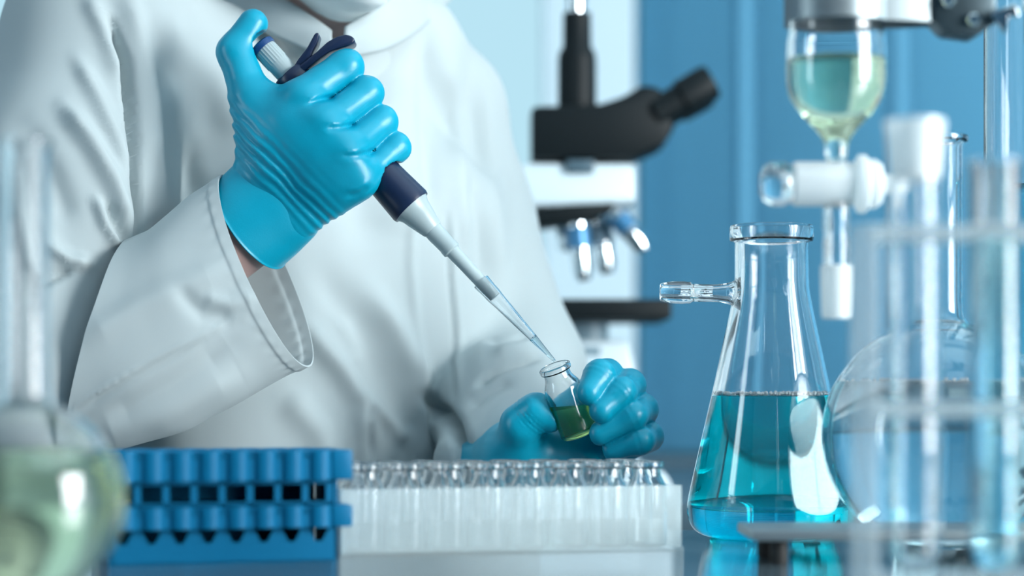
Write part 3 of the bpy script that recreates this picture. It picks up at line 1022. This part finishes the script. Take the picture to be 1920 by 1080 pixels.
def chain(p, pts, rad, k=.004):
    d = None
    for (a, b), (r1, r2) in zip(zip(pts, pts[1:]), zip(rad, rad[1:])):
        c = cone(p, a, b, r1, r2)
        d = c if d is None else smin(d, c, k)
    return d

def along(p, a, b):
    a_, b_ = A3(a), A3(b)
    ab = b_ - a_
    L = float(np.sqrt(ab @ ab))
    return (p - a_) @ (ab / L), L

HY = -.004
RM = [Q(566, 184, -.006), Q(608, 234, -.013), Q(646, 286, -.013), Q(674, 336, -.005)]          # knuckles
RPIP = [Q(648, 126, .012), Q(688, 174, .010), Q(716, 228, .012), Q(742, 276, .014)]
RW = Q(534, 358, .012)
def perp_wrap(pip_pt, e_off, yoff, dt=0):
    t = (pip_pt - PA).dot(PAX) / PL + dt
    return pip(t) + EPERP * e_off + Vector((0, yoff, 0))
def hand_r(p, grow=0.0):
    wv = Vector((.58, 0, -.815))
    palm = None
    offs = (-.0185, 0, .0185)
    tops = (Q(548, 245, -.003), Q(592, 285, -.006), Q(632, 335, .000))
    for o, tp in zip(offs, tops):
        c = cone(p, Q(505, 383, .014) + wv * o, tp, .0195, .0185)
        palm = c if palm is None else smin(palm, c, .012)
    for m, b in zip(RM, (Q(535, 262, -.002), Q(572, 290, -.004), Q(606, 322, -.003), Q(630, 352, .002))):
        palm = smin(palm, cone(p, b, m, .0140, .0132), .018)
    # thenar mass and web
    palm = smin(palm, cone(p, Q(512, 322, .006), Q(492, 228, .008), .0185, .0145), .014)
    palm = smin(palm, cone(p, Q(540, 235, .004), Q(540, 205, .002), .0125, .0115), .016)
    th = chain(p, [Q(498, 250, .008), Q(470, 182, .008), Q(441, 97, .016), Q(474, 45, .020)], [.0180, .0146, .0128, .0112], .006)
    ct, L = along(p, Q(470, 182, .008), Q(441, 97, .016))
    d = smin(palm, th, .020)
    fr = ((.0136, .0126, .0100, .0086), (.0128, .0116, .0102, .0088), (.0124, .0112, .0098, .0084), (.0118, .0104, .0090, .0078))
    fs = None
    for i in range(4):
        dip = perp_wrap(RPIP[i], .014, .0265, (.015, .01, .0, -.012)[i])
        tip = perp_wrap(RPIP[i], (-.016, -.014, -.008, .0)[i], .0245, (.03, .02, -.01, -.03)[i])
        f = chain(p, [RM[i], RPIP[i], dip, tip], fr[i], .005)
        fs = f if fs is None else smin(fs, f, .0008)
    d = smin(d, fs, .0055)
    # gathered wrinkles at the wrist
    s, L = along(p, Q(500, 388, .0), Q(600, 290, .0))
    w = np.exp(-((s - .022) / .013) ** 2)
    side = np.clip(((p - A3(Q(570, 300, 0))) @ A3((.58, 0, -.815))) / .05 + .35, 0.15, 1)
    ph = vnoise(p * np.float32(60), 3) * 1.6
    d = d + (.0011 * np.sin(s * 2 * PI / .0062 + ph) * w * (1.0 - .3 * side)).astype(np.float32)
    # fine pulls in the latex between the knuckles
    n = vnoise(p * np.float32(70), 5)
    d = d + (.0005 * n).astype(np.float32)
    px_, py_ = project(p)
    nr = np.clip(-p[:, 1] / .008, 0, 1)
    for ln in ([(632, 181), (600, 186), (578, 196)], [(668, 232), (636, 240), (612, 240)], [(705, 282), (668, 292), (640, 292)], [(690, 350), (672, 362), (650, 368)]):
        d = d + (fold(px_, py_, ln, 5.5, .0016) * nr).astype(np.float32)
        d = d - (fold(px_, py_ + 9, ln, 7, .0008) * nr).astype(np.float32)
    d = d - grow
    return np.maximum(d, -(sdf_pip(p) - .0012))

LW = Q(968, 856, .052)
LMC = [Q(1100, 748, .060), Q(1120, 792, .066), Q(1126, 834, .066), Q(1116, 868, .060)]
LF = [([LMC[0], Q(1138, 705, .034), Q(1124, 704, .006), Q(1104, 736, -.004)], (.0125, .0116, .0108, .0094)),
      ([LMC[1], Q(1180, 722, .034), Q(1164, 736, .004), Q(1128, 770, -.004)], (.0125, .0112, .0104, .0092)),
      ([LMC[2], Q(1205, 768, .034), Q(1186, 780, .006), Q(1124, 812, .004)], (.0120, .0108, .0101, .0090)),
      ([LMC[3], Q(1216, 818, .034), Q(1200, 826, .010), Q(1146, 842, .012)], (.0115, .0102, .0095, .0084))]
def sdf_vial(p):
    return np.maximum(cone(p, VB - VA * .02, VB + VA * (VH * .70), VRAD, VRAD), -1)
def hand_l(p, grow=0.0):
    palm = None
    for m in LMC:
        c = cone(p, LW, m, .0215, .0145)
        palm = c if palm is None else smin(palm, c, .012)
    palm = smin(palm, cone(p, Q(905, 882, .095), LW, .0255, .0235), .012)
    palm = smin(palm, cone(p, Q(1000, 850, .040), Q(1080, 850, .045), .016, .014), .014)
    th = chain(p, [Q(970, 845, .036), Q(976, 797, .018), Q(1005, 772, .014), Q(1033, 783, .012)], [.0175, .0142, .0130, .0106], .006)
    s, L = along(p, Q(976, 797, .018), Q(1005, 772, .014))
    th = th + (.0005 * np.sin(s * 2 * PI / .0030) * np.exp(-((s - L * .7) / .0065) ** 2)).astype(np.float32)
    d = smin(palm, th, .012)
    fs = None
    for pts, rr in LF:
        f = chain(p, pts, rr, .006)
        # nail and joint ridges
        t3, L3 = along(p, pts[2], pts[3])
        f = f + (.0003 * np.sin(t3 * 2 * PI / .0042) * np.exp(-((t3 - .002) / .004) ** 2)).astype(np.float32)
        fs = f if fs is None else smin(fs, f, .0014)
    d = smin(d, fs, .006)
    d = d + (.0004 * vnoise(p * np.float32(80), 9)).astype(np.float32)
    d = d - grow
    return np.maximum(d, -(sdf_vial(p) - .0002))

def bounds(pts, pad):
    a = np.array([list(q) for q in pts])
    return a.min(0) - pad, a.max(0) + pad

# ================================================================== the person
HF = Vector((.42, -.86, -.28)).normalized()
HUP = (Vector((0, 0, 1)) - HF * HF.z).normalized()
HRT = HF.cross(HUP).normalized()
CHIN = P(660, 24, 1.735)
HC = CHIN - HF * .078 + HUP * .125
def H_(r, f, u): return HC + HRT * r + HF * f + HUP * u
NECK = Vector((-.165, .245, EYE + .255))
SHR, SHL = P(190, 70, 1.72), P(832, 205, 1.95)
ELR, ELL = P(85, 690, 1.64), P(975, 690, 1.88)
SV = Vector((.743, .669, 0)); FV = Vector((.669, -.743, 0))
PELV = Vector((-.13, .30, .92))
HEADM = [list(HRT), list(HF), list(HUP)]
HEADM = np.array(HEADM).T

def sdf_head(p):
    d = ellipsoid(p, H_(0, -.010, .020), (.074, .095, .098), HEADM)
    d = smin(d, ellipsoid(p, H_(0, .032, -.040), (.056, .062, .085), HEADM), .03)
    d = smin(d, cone(p, H_(0, .055, -.095), H_(0, .066, -.104), .024, .018), .03)
    d = smin(d, cone(p, H_(0, .088, .010), H_(0, .108, -.026), .007, .0115), .014)      # nose
    d = smin(d, cone(p, H_(-.03, .082, .030), H_(.03, .082, .030), .010, .010), .012)     # brow
    for s in (-1, 1):
        d = smin(d, ellipsoid(p, H_(s * .076, -.008, -.008), (.007, .018, .030), HEADM), .006)
        d = smin(d, cone(p, H_(s * .040, .066, -.022), H_(s * .036, .070, -.03), .016, .014), .02)
    for s in (-1, 1):
        e = ellipsoid(p, H_(s * .032, .092, .006), (.016, .012, .010), HEADM)
        d = np.maximum(d, -e)
    m = cone(p, H_(-.018, .099, -.064), H_(.018, .099, -.064), .0045, .0045)               # lips
    return smin(d, m, .006)

def sdf_body(p):
    d = sdf_head(p)
    d = smin(d, cone(p, H_(0, -.030, -.075), NECK, .052, .058), .03)
    # trunk
    q = (p - A3(PELV))
    d = smin(d, cone(p, NECK - Vector((0, 0, .03)), (SHR + NECK) / 2 - Vector((0, 0, .02)), .045, .045), .05)
    d = smin(d, cone(p, NECK - Vector((0, 0, .04)), (SHL + NECK) / 2 - Vector((0, 0, .03)), .040, .036), .04)
    for s in (-.07, 0, .07):
        d = smin(d, cone(p, PELV + SV * s * .8, Vector((-.176, .265, EYE + .10)) + SV * s, .075, .070), .06)
    d = smin(d, chain(p, [SHR - SV * -.03, ELR, Q(534, 358, .014)], [.040, .034, .022], .02), .05)
    d = smin(d, cone(p, Q(340, 505, .014), Q(505, 384, .018) + Vector((.004, 0, -.008)), .032, .0235), .02)
    d = smin(d, chain(p, [SHL - SV * .03, ELL, Q(935, 868, .080)], [.028, .028, .015], .02), .03)
    for s in (-1, 1):
        a = PELV + SV * s * .085 - Vector((0, 0, .04))
        kn = a + FV * .015 + Vector((0, 0, -.42)); an = Vector((kn.x, kn.y + .02, .075))
        d = smin(d, chain(p, [a, kn, an], [.070, .050, .036], .03), .03)
        d = smin(d, cone(p, an - Vector((0, 0, .035)), an + FV * .15 - Vector((0, 0, .045)), .032, .026), .02)
    # the hands inside the gloves
    hr = np.full(len(p), 1.0, np.float32)
    b0, b1 = bounds(RM + RPIP + [RW], .05)
    m = ((p > b0) & (p < b1)).all(1)
    if m.any(): hr[m] = hand_r(p[m]) + .0042
    b0, b1 = bounds(LMC + [q for f, _ in LF for q in f] + [LW], .05)
    m = ((p > b0) & (p < b1)).all(1)
    if m.any(): hr[m] = np.minimum(hr[m], hand_l(p[m]) + .0042)
    return np.minimum(d, hr)

bv, bq = surface_nets(sdf_body, (-.62, -.12, .005), (.35, .75, 1.72), .0062)
bv = relax(bv, bq, 1, .4)
person = link('person', np_mesh('person', bv, bq), M_SKIN)
tag(person, 'person in white lab coat, face mask and teal gloves dripping liquid into a vial', 'person')

# --- gloves
def glove(f, pts, label, nm='glove', h=.00115):
    lo, hi = bounds(pts, .034)
    v, q = surface_nets(f, lo, hi, h)
    v = relax(v, q, 2, .5)
    o = link(nm, np_mesh(nm, v, q), M_GLOVE, person)
    return o
gr = glove(hand_r, RM + RPIP + [Q(490, 383, .014), Q(441, 97, .016), Q(474, 42, .02)] + [perp_wrap(RPIP[i], -.016, .03) for i in range(4)], 'right')
gl = glove(hand_l, LMC + [q for f, _ in LF for q in f] + [LW, Q(905, 885, .095), Q(960, 790, .02)], 'left')

def loft(rings, steps, seg, disp=None, name='loft', closed_u=True):
    """rings: (centre, major vector, minor vector); smooth interpolation between them"""
    C = np.array([list(r[0]) for r in rings]); A = np.array([list(r[1]) for r in rings]); B = np.array([list(r[2]) for r in rings])
    n = len(rings)
    def cr(X, t):
        i = np.clip(np.floor(t).astype(int), 0, n - 2); f = (t - i)[:, None]
        p0, p1, p2, p3 = X[np.maximum(i - 1, 0)], X[i], X[i + 1], X[np.minimum(i + 2, n - 1)]
        return .5 * (2 * p1 + (p2 - p0) * f + (2 * p0 - 5 * p1 + 4 * p2 - p3) * f ** 2 + (3 * p1 - p0 - 3 * p2 + p3) * f ** 3)
    t = np.linspace(0, n - 1, steps)
    c, a, b = cr(C, t), cr(A, t), cr(B, t)
    th = np.linspace(0, 2 * PI, seg, endpoint=False)
    V = c[:, None, :] + a[:, None, :] * np.cos(th)[None, :, None] + b[:, None, :] * np.sin(th)[None, :, None]
    idx = np.arange(steps * seg).reshape(steps, seg)
    nx = np.roll(idx, -1, axis=1)
    q = np.stack([idx[:-1], idx[1:], nx[1:], nx[:-1]], -1).reshape(-1, 4)
    v = V.reshape(-1, 3)
    N = vnormals(v, q)
    out = v - np.repeat(c, seg, 0)
    if (N * out).sum() < 0:
        q = q[:, ::-1]; N = -N
    tt = np.repeat(np.linspace(0, 1, steps), seg)
    hh = np.tile(th, steps)
    if disp is not None:
        v = v + N * disp(v, N, tt, hh)[:, None]
    return v, q

def pxv(dx, dy, d=DIST): return Vector((dx / FPX * d, 0, -dy / FPX * d))

# --- rolled cuff of the right glove
def cuff_disp(v, N, t, h):
    r = .0006 * np.exp(-((t - 0) / .03) ** 2) + .0008 * np.exp(-((t - 1) / .02) ** 2)
    return r + .0010 * vnoise(v * 45, 11) * (1 - .6 * t)
cr_rings = [(Q(540, 350, .013), pxv(52, 74), Vector((-.002, .0195, 0))), (Q(534, 357, .013), pxv(58, 82), Vector((.006, .0240, .006))), (Q(506, 385, .015), pxv(56, 85), Vector((.009, .0285, .006))), (Q(471, 417, .017), pxv(54, 86), Vector((.0115, .0335, .007)))]
v, q = loft(cr_rings, 60, 110, cuff_disp)
cuff = link('cuff', np_mesh('cuff', v, q), M_GLOVE, gr)
md = cuff.modifiers.new('thick', 'SOLIDIFY'); md.thickness = .0008; md.offset = -1

# --- lab coat
def sdf_coat(p):
    mid = Vector((-.160, .268, EYE + .12))
    q = p - A3(mid)
    s = q @ A3(SV); f = q @ A3(FV); z = q[:, 2]
    # chest and skirt of the coat: an elliptical barrel that widens downwards
    zz = np.clip(-z / .45, -1, 1.2)
    W = .190 + .010 * np.clip(zz, 0, 1.2); D = .128 + .010 * np.clip(zz, 0, 1.2)
    rr = (np.abs(s / W) ** 2.7 + np.abs(f / D) ** 2.7) ** (1 / 2.7)
    d = (rr - 1) * np.minimum(W, D) * 1.05
    top = z - .100 + .30 * (np.abs(s) / .2) ** 2 * .2
    d = smin_max(d, top, .09)
    d = np.maximum(d, -(p[:, 2] - .60))
    d = smin(d, chain(p, [NECK - Vector((0, 0, .045)), P(735, 95, 1.90), SHL], [.066, .052, .054], .03), .05)
    d = smin(d, chain(p, [NECK - Vector((0, 0, .045)), (SHR + NECK) / 2 - Vector((0, 0, .02)), SHR], [.066, .060, .072], .03), .05)
    d = smin(d, chain(p, [SHR, P(120, 380, 1.67), ELR], [.074, .080, .078], .03), .020)
    d = smin(d, cone(p, ELR, P(215, 665, 1.66), .072, .056), .03)
    d = smin(d, chain(p, [SHL, P(878, 400, 1.93), ELL], [.056, .051, .053], .03), .014)
    d = smin(d, chain(p, [ELL, P(950, 775, 1.78), P(905, 875, 1.70)], [.052, .049, .037], .03), .018)
    # neck opening
    nk = cone(p, NECK + Vector((0, 0, .045)) + FV * .016, H_(0, .0, -.05), .040, .060)
    d = smin_max(d, -nk, .01)
    return d
def smin_max(a, b, k): return -smin(-a, -b, k)
cv, cq = surface_nets(sdf_coat, (-.50, -.085, .60), (.16, .50, EYE + .33), .0031)
cv = relax(cv, cq, 6, .5)
N = vnormals(cv, cq)
u, w = project(cv)
FOLDS = [
    ([(205, 40), (232, 120), (243, 200), (250, 300), (258, 380), (256, 450)], 6, -.022),
    ([(235, -20), (262, 110), (275, 210), (285, 320)], 20, .008),
    ([(165, -10), (200, 70), (225, 150)], 16, .006),
    ([(145, 110), (185, 190), (215, 260), (236, 330)], 14, .007),
    ([(120, 200), (170, 270), (210, 340), (240, 430)], 16, .011),
    ([(178, 370), (195, 420), (222, 462)], 8, .008),
    ([(200, 380), (215, 425), (232, 450)], 8, -.006),
    ([(90, 460), (130, 488), (168, 494)], 11, .008),
    ([(60, 540), (100, 518), (135, 505)], 8, -.009),
    ([(265, 0), (330, 70), (400, 140), (480, 260)], 40, .007),
    ([(300, 160), (360, 260), (380, 350)], 30, .004),
    ([(320, 100), (345, 230), (340, 330)], 22, -.003),
    ([(690, 540), (740, 620), (780, 700), (795, 790), (800, 900)], 24, .010),
    ([(590, 500), (660, 600), (700, 680), (745, 760), (770, 860)], 32, -.006),
    ([(560, 600), (640, 690), (680, 750), (690, 830)], 22, .010),
    ([(640, 600), (668, 650), (675, 690)], 16, .004),
    ([(690, 745), (735, 790), (765, 830)], 14, .007),
    ([(690, 735), (686, 790), (700, 860)], 8, -.005),
    ([(540, 740), (600, 810), (620, 880)], 28, .007),
    ([(768, 380), (770, 500), (782, 640), (790, 740)], 9, .0035),
    ([(838, 400), (842, 520), (849, 620), (851, 745)], 4, -.0045),
    ([(846, 400), (850, 520), (857, 620), (860, 745)], 9, .003),
    ([(790, 742), (822, 768), (848, 792), (866, 835), (876, 900)], 13, -.020),
    ([(915, 640), (940, 637), (990, 632)], 6, -.006),
    ([(895, 722), (925, 698), (965, 681), (1010, 672)], 7, -.009),
    ([(880, 762), (915, 735), (960, 715)], 10, -.005),
    ([(930, 665), (960, 655), (1000, 650)], 10, .004),
    ([(800, 55), (795, 130), (800, 260), (812, 400)], 18, -.006),
    ([(835, 90), (850, 200), (866, 350), (880, 470)], 22, .006),
    ([(905, 150), (915, 280), (930, 420), (945, 540)], 20, .005),
    ([(880, 330), (900, 440), (915, 540)], 14, -.005),
    ([(640, 200), (660, 330), (700, 470)], 40, -.006),
    ([(740, 150), (745, 300), (760, 450)], 35, .005),
    ([(0, 330), (60, 420), (90, 480)], 25, .008),
    ([(40, 240), (90, 320), (130, 420)], 25, -.006),
]
disp = np.zeros(len(cv))
for pts, wd, hh in FOLDS:
    disp += fold(u, w, pts, wd, hh)
front = np.clip(-N[:, 1] * 2.2 + .35, 0, 1)
disp = disp * front + .0022 * vnoise(cv * 9, 21) + .0012 * vnoise(cv * 22, 23)
cv = cv + N * disp[:, None]
cv = relax(cv, cq, 1, .4)
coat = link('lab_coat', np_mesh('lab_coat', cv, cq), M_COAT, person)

# --- right sleeve with its wide open cuff
def sleeve_disp(v, N, t, h):
    uu, ww = project(v)
    front = np.clip(-N[:, 1] * 2 + .3, 0, 1)
    d = fold(uu, ww, [(140, 762), (260, 690), (380, 628), (470, 585)], 4, .0022)
    d += fold(uu, ww, [(145, 772), (262, 700), (382, 640)], 6, -.0020)
    d += fold(uu, ww, [(150, 640), (260, 575), (360, 530), (430, 500)], 26, .0045)
    d += fold(uu, ww, [(200, 790), (330, 720), (430, 650)], 22, -.0035)
    d += fold(uu, ww, [(170, 830), (300, 780), (450, 700)], 26, .0045)
    d += fold(uu, ww, [(330, 540), (380, 590), (440, 600)], 16, -.003)
    d += fold(uu, ww, [(380, 560), (430, 570), (480, 555)], 14, .003)
    d = d * front
    hem = .0011 * (1 / (1 + np.exp((t - .085) / .004)))
    puck = .0005 * np.sin(h * 34 + 2 * vnoise(v * 30, 4)) * np.exp(-((t - .09) / .03) ** 2)
    return d + hem + puck + .0016 * vnoise(v * 14, 31) + .0009 * vnoise(v * 34, 33)
S = lambda cx, cy, y, hx, hy, mx, my, mz: (Q(cx, cy, y), pxv(hx, hy, DIST + y), Vector((mx, my, mz)))
sl_rings = [S(500, 510, .012, 79, 178, .0105, .044, .004), S(440, 540, .010, 78, 178, .008, .048, .004), S(370, 586, .006, 55, 184, .004, .052, .004),
            S(305, 622, .006, 22, 192, .002, .055, .004), S(242, 640, .010, -20, 200, .0, .060, .004), S(186, 652, .016, -56, 204, 0, .066, .0)]
v, q = loft(sl_rings, 220, 170, sleeve_disp)
sleeve = link('sleeve', np_mesh('sleeve', v, q), M_COAT, coat)
md = sleeve.modifiers.new('thick', 'SOLIDIFY'); md.thickness = .0014; md.offset = -1

# --- collar: two lapels standing round the neck, and the shirt front
def ribbon(name, inner, outer, thick, mat, par, n=24, bulge=.006):
    def cr(pts, k):
        pts = [Vector(p) for p in pts]; m = len(pts)
        out = []
        for i in range(k):
            t = i / (k - 1) * (m - 1); j = min(int(t), m - 2); f = t - j
            p0, p1, p2, p3 = pts[max(j - 1, 0)], pts[j], pts[j + 1], pts[min(j + 2, m - 1)]
            out.append(.5 * (2 * p1 + (p2 - p0) * f + (2 * p0 - 5 * p1 + 4 * p2 - p3) * f ** 2 + (3 * p1 - p0 - 3 * p2 + p3) * f ** 3))
        return out
    A, B = cr(inner, n), cr(outer, n)
    bm = bmesh.new(); m = 10; rows = []
    for a, b in zip(A, B):
        rows.append([bm.verts.new(a.lerp(b, j / m) + Vector((0, -bulge, bulge * .3)) * math.sin(PI * j / m)) for j in range(m + 1)])
    for r0, r1 in zip(rows, rows[1:]):
        for j in range(m):
            bm.faces.new((r0[j], r0[j + 1], r1[j + 1], r1[j]))
    o = link(name, bm_mesh(bm, name), mat, par)
    md = o.modifiers.new('thick', 'SOLIDIFY'); md.thickness = thick; md.offset = 0
    return o
def CP(x, y, d): return P(x, y, d)
ribbon('collar', [CP(470, -60, 1.92), CP(505, -30, 1.83), CP(548, 8, 1.765), CP(592, 38, 1.735), CP(622, 60, 1.725)],
       [CP(390, -40, 1.93), CP(420, 0, 1.82), CP(475, 48, 1.745), CP(560, 88, 1.722), CP(625, 108, 1.722)], .003, M_COAT, coat)
ribbon('collar', [CP(790, -40, 1.95), CP(775, -45, 1.87), CP(740, -12, 1.79), CP(696, 22, 1.742), CP(646, 52, 1.720)],
       [CP(850, -5, 1.96), CP(815, 30, 1.88), CP(775, 66, 1.80), CP(720, 95, 1.75), CP(650, 108, 1.722)], .003, M_COAT, coat)

def sdf_shirt(p):
    d = cone(p, H_(0, -.030, -.075), NECK, .052, .058)
    d = smin(d, cone(p, NECK - Vector((0, 0, .04)), (SHL + NECK) / 2 - Vector((0, 0, .03)), .040, .036), .04)
    for s in (-.07, 0, .07):
        d = smin(d, cone(p, PELV + SV * s * .8, Vector((-.176, .265, EYE + .10)) + SV * s, .075, .070), .06)
    d = smin(d, cone(p, NECK - Vector((0, 0, .03)), (SHR + NECK) / 2 - Vector((0, 0, .02)), .045, .045), .05) - .008
    d = np.maximum(d, p[:, 2] - (EYE + .284))
    return np.maximum(d, EYE + .12 - p[:, 2])
sv, sq = surface_nets(sdf_shirt, (-.34, .09, EYE + .10), (.0, .42, EYE + .30), .004)
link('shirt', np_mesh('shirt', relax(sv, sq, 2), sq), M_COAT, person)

# --- mask, hair, eyes, trousers, shoes
def sdf_mask(p):
    d = sdf_head(p) - .006
    q = p - A3(HC)
    f = q @ A3(HF); z = q @ A3(HUP); r = q @ A3(HRT)
    nose = cone(p, H_(0, .092, -.010), H_(0, .100, -.090), .020, .022)
    d = smin(d, nose, .03)
    d = np.maximum(d, -(f - .012 + .10 * np.maximum(0, -.1 - z)))
    d = np.maximum(d, z + .020 - .02 * np.exp(-(r / .03) ** 2))
    d = np.maximum(d, -(z + .150))
    pl = .0012 * np.sin(z * 2 * PI / .020)
    return (d - pl).astype(np.float32)
mv, mq = surface_nets(sdf_mask, np.array(HC) - .17, np.array(HC) + .17, .0024)
mv = relax(mv, mq, 2, .5)
mask = link('face_mask', np_mesh('face_mask', mv, mq), M_MASK, person)
for s in (-1, 1):
    lp = bmesh.new()
    tube(lp, [H_(s * .062, .020, -.030), H_(s * .078, .0, -.012), H_(s * .083, -.018, .012)], .0012, 8)
    tube(lp, [H_(s * .058, .020, -.080), H_(s * .074, .0, -.055), H_(s * .082, -.018, -.030)], .0012, 8)
    part('ear_loop', lp, M_MASK, mask)
def sdf_hair(p):
    d = ellipsoid(p, H_(0, -.018, .030), (.085, .102, .104), HEADM)
    q = p - A3(HC)
    f = q @ A3(HF); z = q @ A3(HUP)
    d = np.maximum(d, f - .055 - .35 * (z - .055))
    d = smin_max(d, -(z + .035) - .0, .01)
    d = smin(d, cone(p, H_(0, -.115, .04), H_(0, -.140, .02), .035, .030), .02)     # bun
    return d + (.0016 * vnoise(p * np.float32(120) * np.array([1, 1, .25], np.float32), 41)).astype(np.float32)
hv, hq = surface_nets(sdf_hair, np.array(HC) - .2, np.array(HC) + .2, .004)
hair = link('hair', np_mesh('hair', relax(hv, hq, 1), hq), M_HAIR, person)
for s in (-1, 1):
    e = part('eye', solid([(0, -.0115)] + [(.0115 * math.cos(a), .0115 * math.sin(a)) for a in [(-PI / 2 + PI * k / 16) for k in range(1, 16)]] + [(0, .0115)], seg=24, origin=H_(s * .032, .080, .006), axis=HF), M_EYE, person)
    part('iris', solid([(0, .0100), (.0055, .0100), (.0050, .0114), (0, .0119)], seg=20, origin=H_(s * .032, .080, .006), axis=HF), M_IRIS, e)
tr = None
def sdf_trousers(p):
    d = None
    for s in (-1, 1):
        a = PELV + SV * s * .085 - Vector((0, 0, .04))
        kn = a + FV * .015 + Vector((0, 0, -.42)); an = Vector((kn.x, kn.y + .02, .09))
        c = chain(p, [a, kn, an], [.090, .068, .060], .03)
        d = c if d is None else smin(d, c, .02)
    d = smin(d, cone(p, PELV - SV * .05, PELV + SV * .05, .11, .11), .05)
    d = smin_max(d, p[:, 2] - .95, .01)
    d = np.maximum(d, -(p[:, 2] - .05))
    return d + (.004 * vnoise(p * np.float32(12), 51)).astype(np.float32)
tv, tq = surface_nets(sdf_trousers, (-.42, .05, .03), (.18, .60, 1.0), .007)
link('trousers', np_mesh('trousers', relax(tv, tq, 2), tq), M_TROUSER, person)
for s in (-1, 1):
    a = PELV + SV * s * .085 - Vector((0, 0, .04))
    kn = a + FV * .015 + Vector((0, 0, -.42)); an = Vector((kn.x, kn.y + .02, .075))
    def sdf_shoe(p):
        d = smin(cone(p, an - Vector((0, 0, .030)) - FV * .03, an + FV * .155 - Vector((0, 0, .040)), .042, .036), cone(p, an, an + Vector((0, 0, .03)), .044, .046), .02)
        return np.maximum(d, -(p[:, 2] - .001))
    lo, hi = bounds([an, an + FV * .16, an - FV * .04, an + Vector((0, 0, .04)), an - Vector((0, 0, .075))], .055)
    sv, sq = surface_nets(sdf_shoe, lo, hi, .005)
    link('shoe', np_mesh('shoe', sv, sq), M_SHOE, person)
# ================================================================== light, camera
W = bpy.data.worlds.new('World'); SC.world = W
W.use_nodes = True
bg = W.node_tree.nodes['Background']
bg.inputs[0].default_value = (.55, .78, .90, 1); bg.inputs[1].default_value = .35

def area(name, loc, target, sx, sy, power, color):
    l = bpy.data.lights.new(name, 'AREA'); l.shape = 'RECTANGLE'; l.size = sx; l.size_y = sy
    l.energy = power; l.color = color
    o = bpy.data.objects.new(name, l); COL.objects.link(o)
    o.location = loc
    o.rotation_euler = (Vector(target) - Vector(loc)).to_track_quat('-Z', 'Y').to_euler()
    return o
area('key_softbox', (2.22, -1.2, 1.58), (-.1, .05, 1.15), 1.3, 1.3, 160, (.95, .99, 1.0))  # soft key light added out of view, set in the right window
area('side_strip_light', (-2.22, -1.05, 1.65), (0, 0, 1.2), .44, 1.4, 6, (.80, .95, 1.0))  # strip light added out of view for highlights on the glass

cam = bpy.data.cameras.new('camera'); co = bpy.data.objects.new('camera', cam); COL.objects.link(co)
co.location = (0, -DIST, EYE); co.rotation_euler = (PI / 2, 0, 0)
cam.sensor_width = 36; cam.lens = FPX * 36 / 1920
cam.shift_y = (HORIZON - 540) / 1920
cam.dof.use_dof = True; cam.dof.focus_distance = DIST - .005; cam.dof.aperture_fstop = cam.lens / 29.6; cam.dof.aperture_blades = 8
cam.clip_start = .05
SC.camera = co
SC.view_settings.view_transform = 'Standard'; SC.view_settings.look = 'None'
SC.view_settings.exposure = 0.0; SC.view_settings.gamma = 1
SC.cycles.max_bounces = 32; SC.cycles.transmission_bounces = 32; SC.cycles.transparent_max_bounces = 32
SC.cycles.glossy_bounces = 8; SC.cycles.diffuse_bounces = 4
SC.cycles.caustics_reflective = True; SC.cycles.caustics_refractive = True
SC.cycles.sample_clamp_indirect = 10.0
SC.cycles.use_denoising = True
SC.cycles.use_adaptive_sampling = True
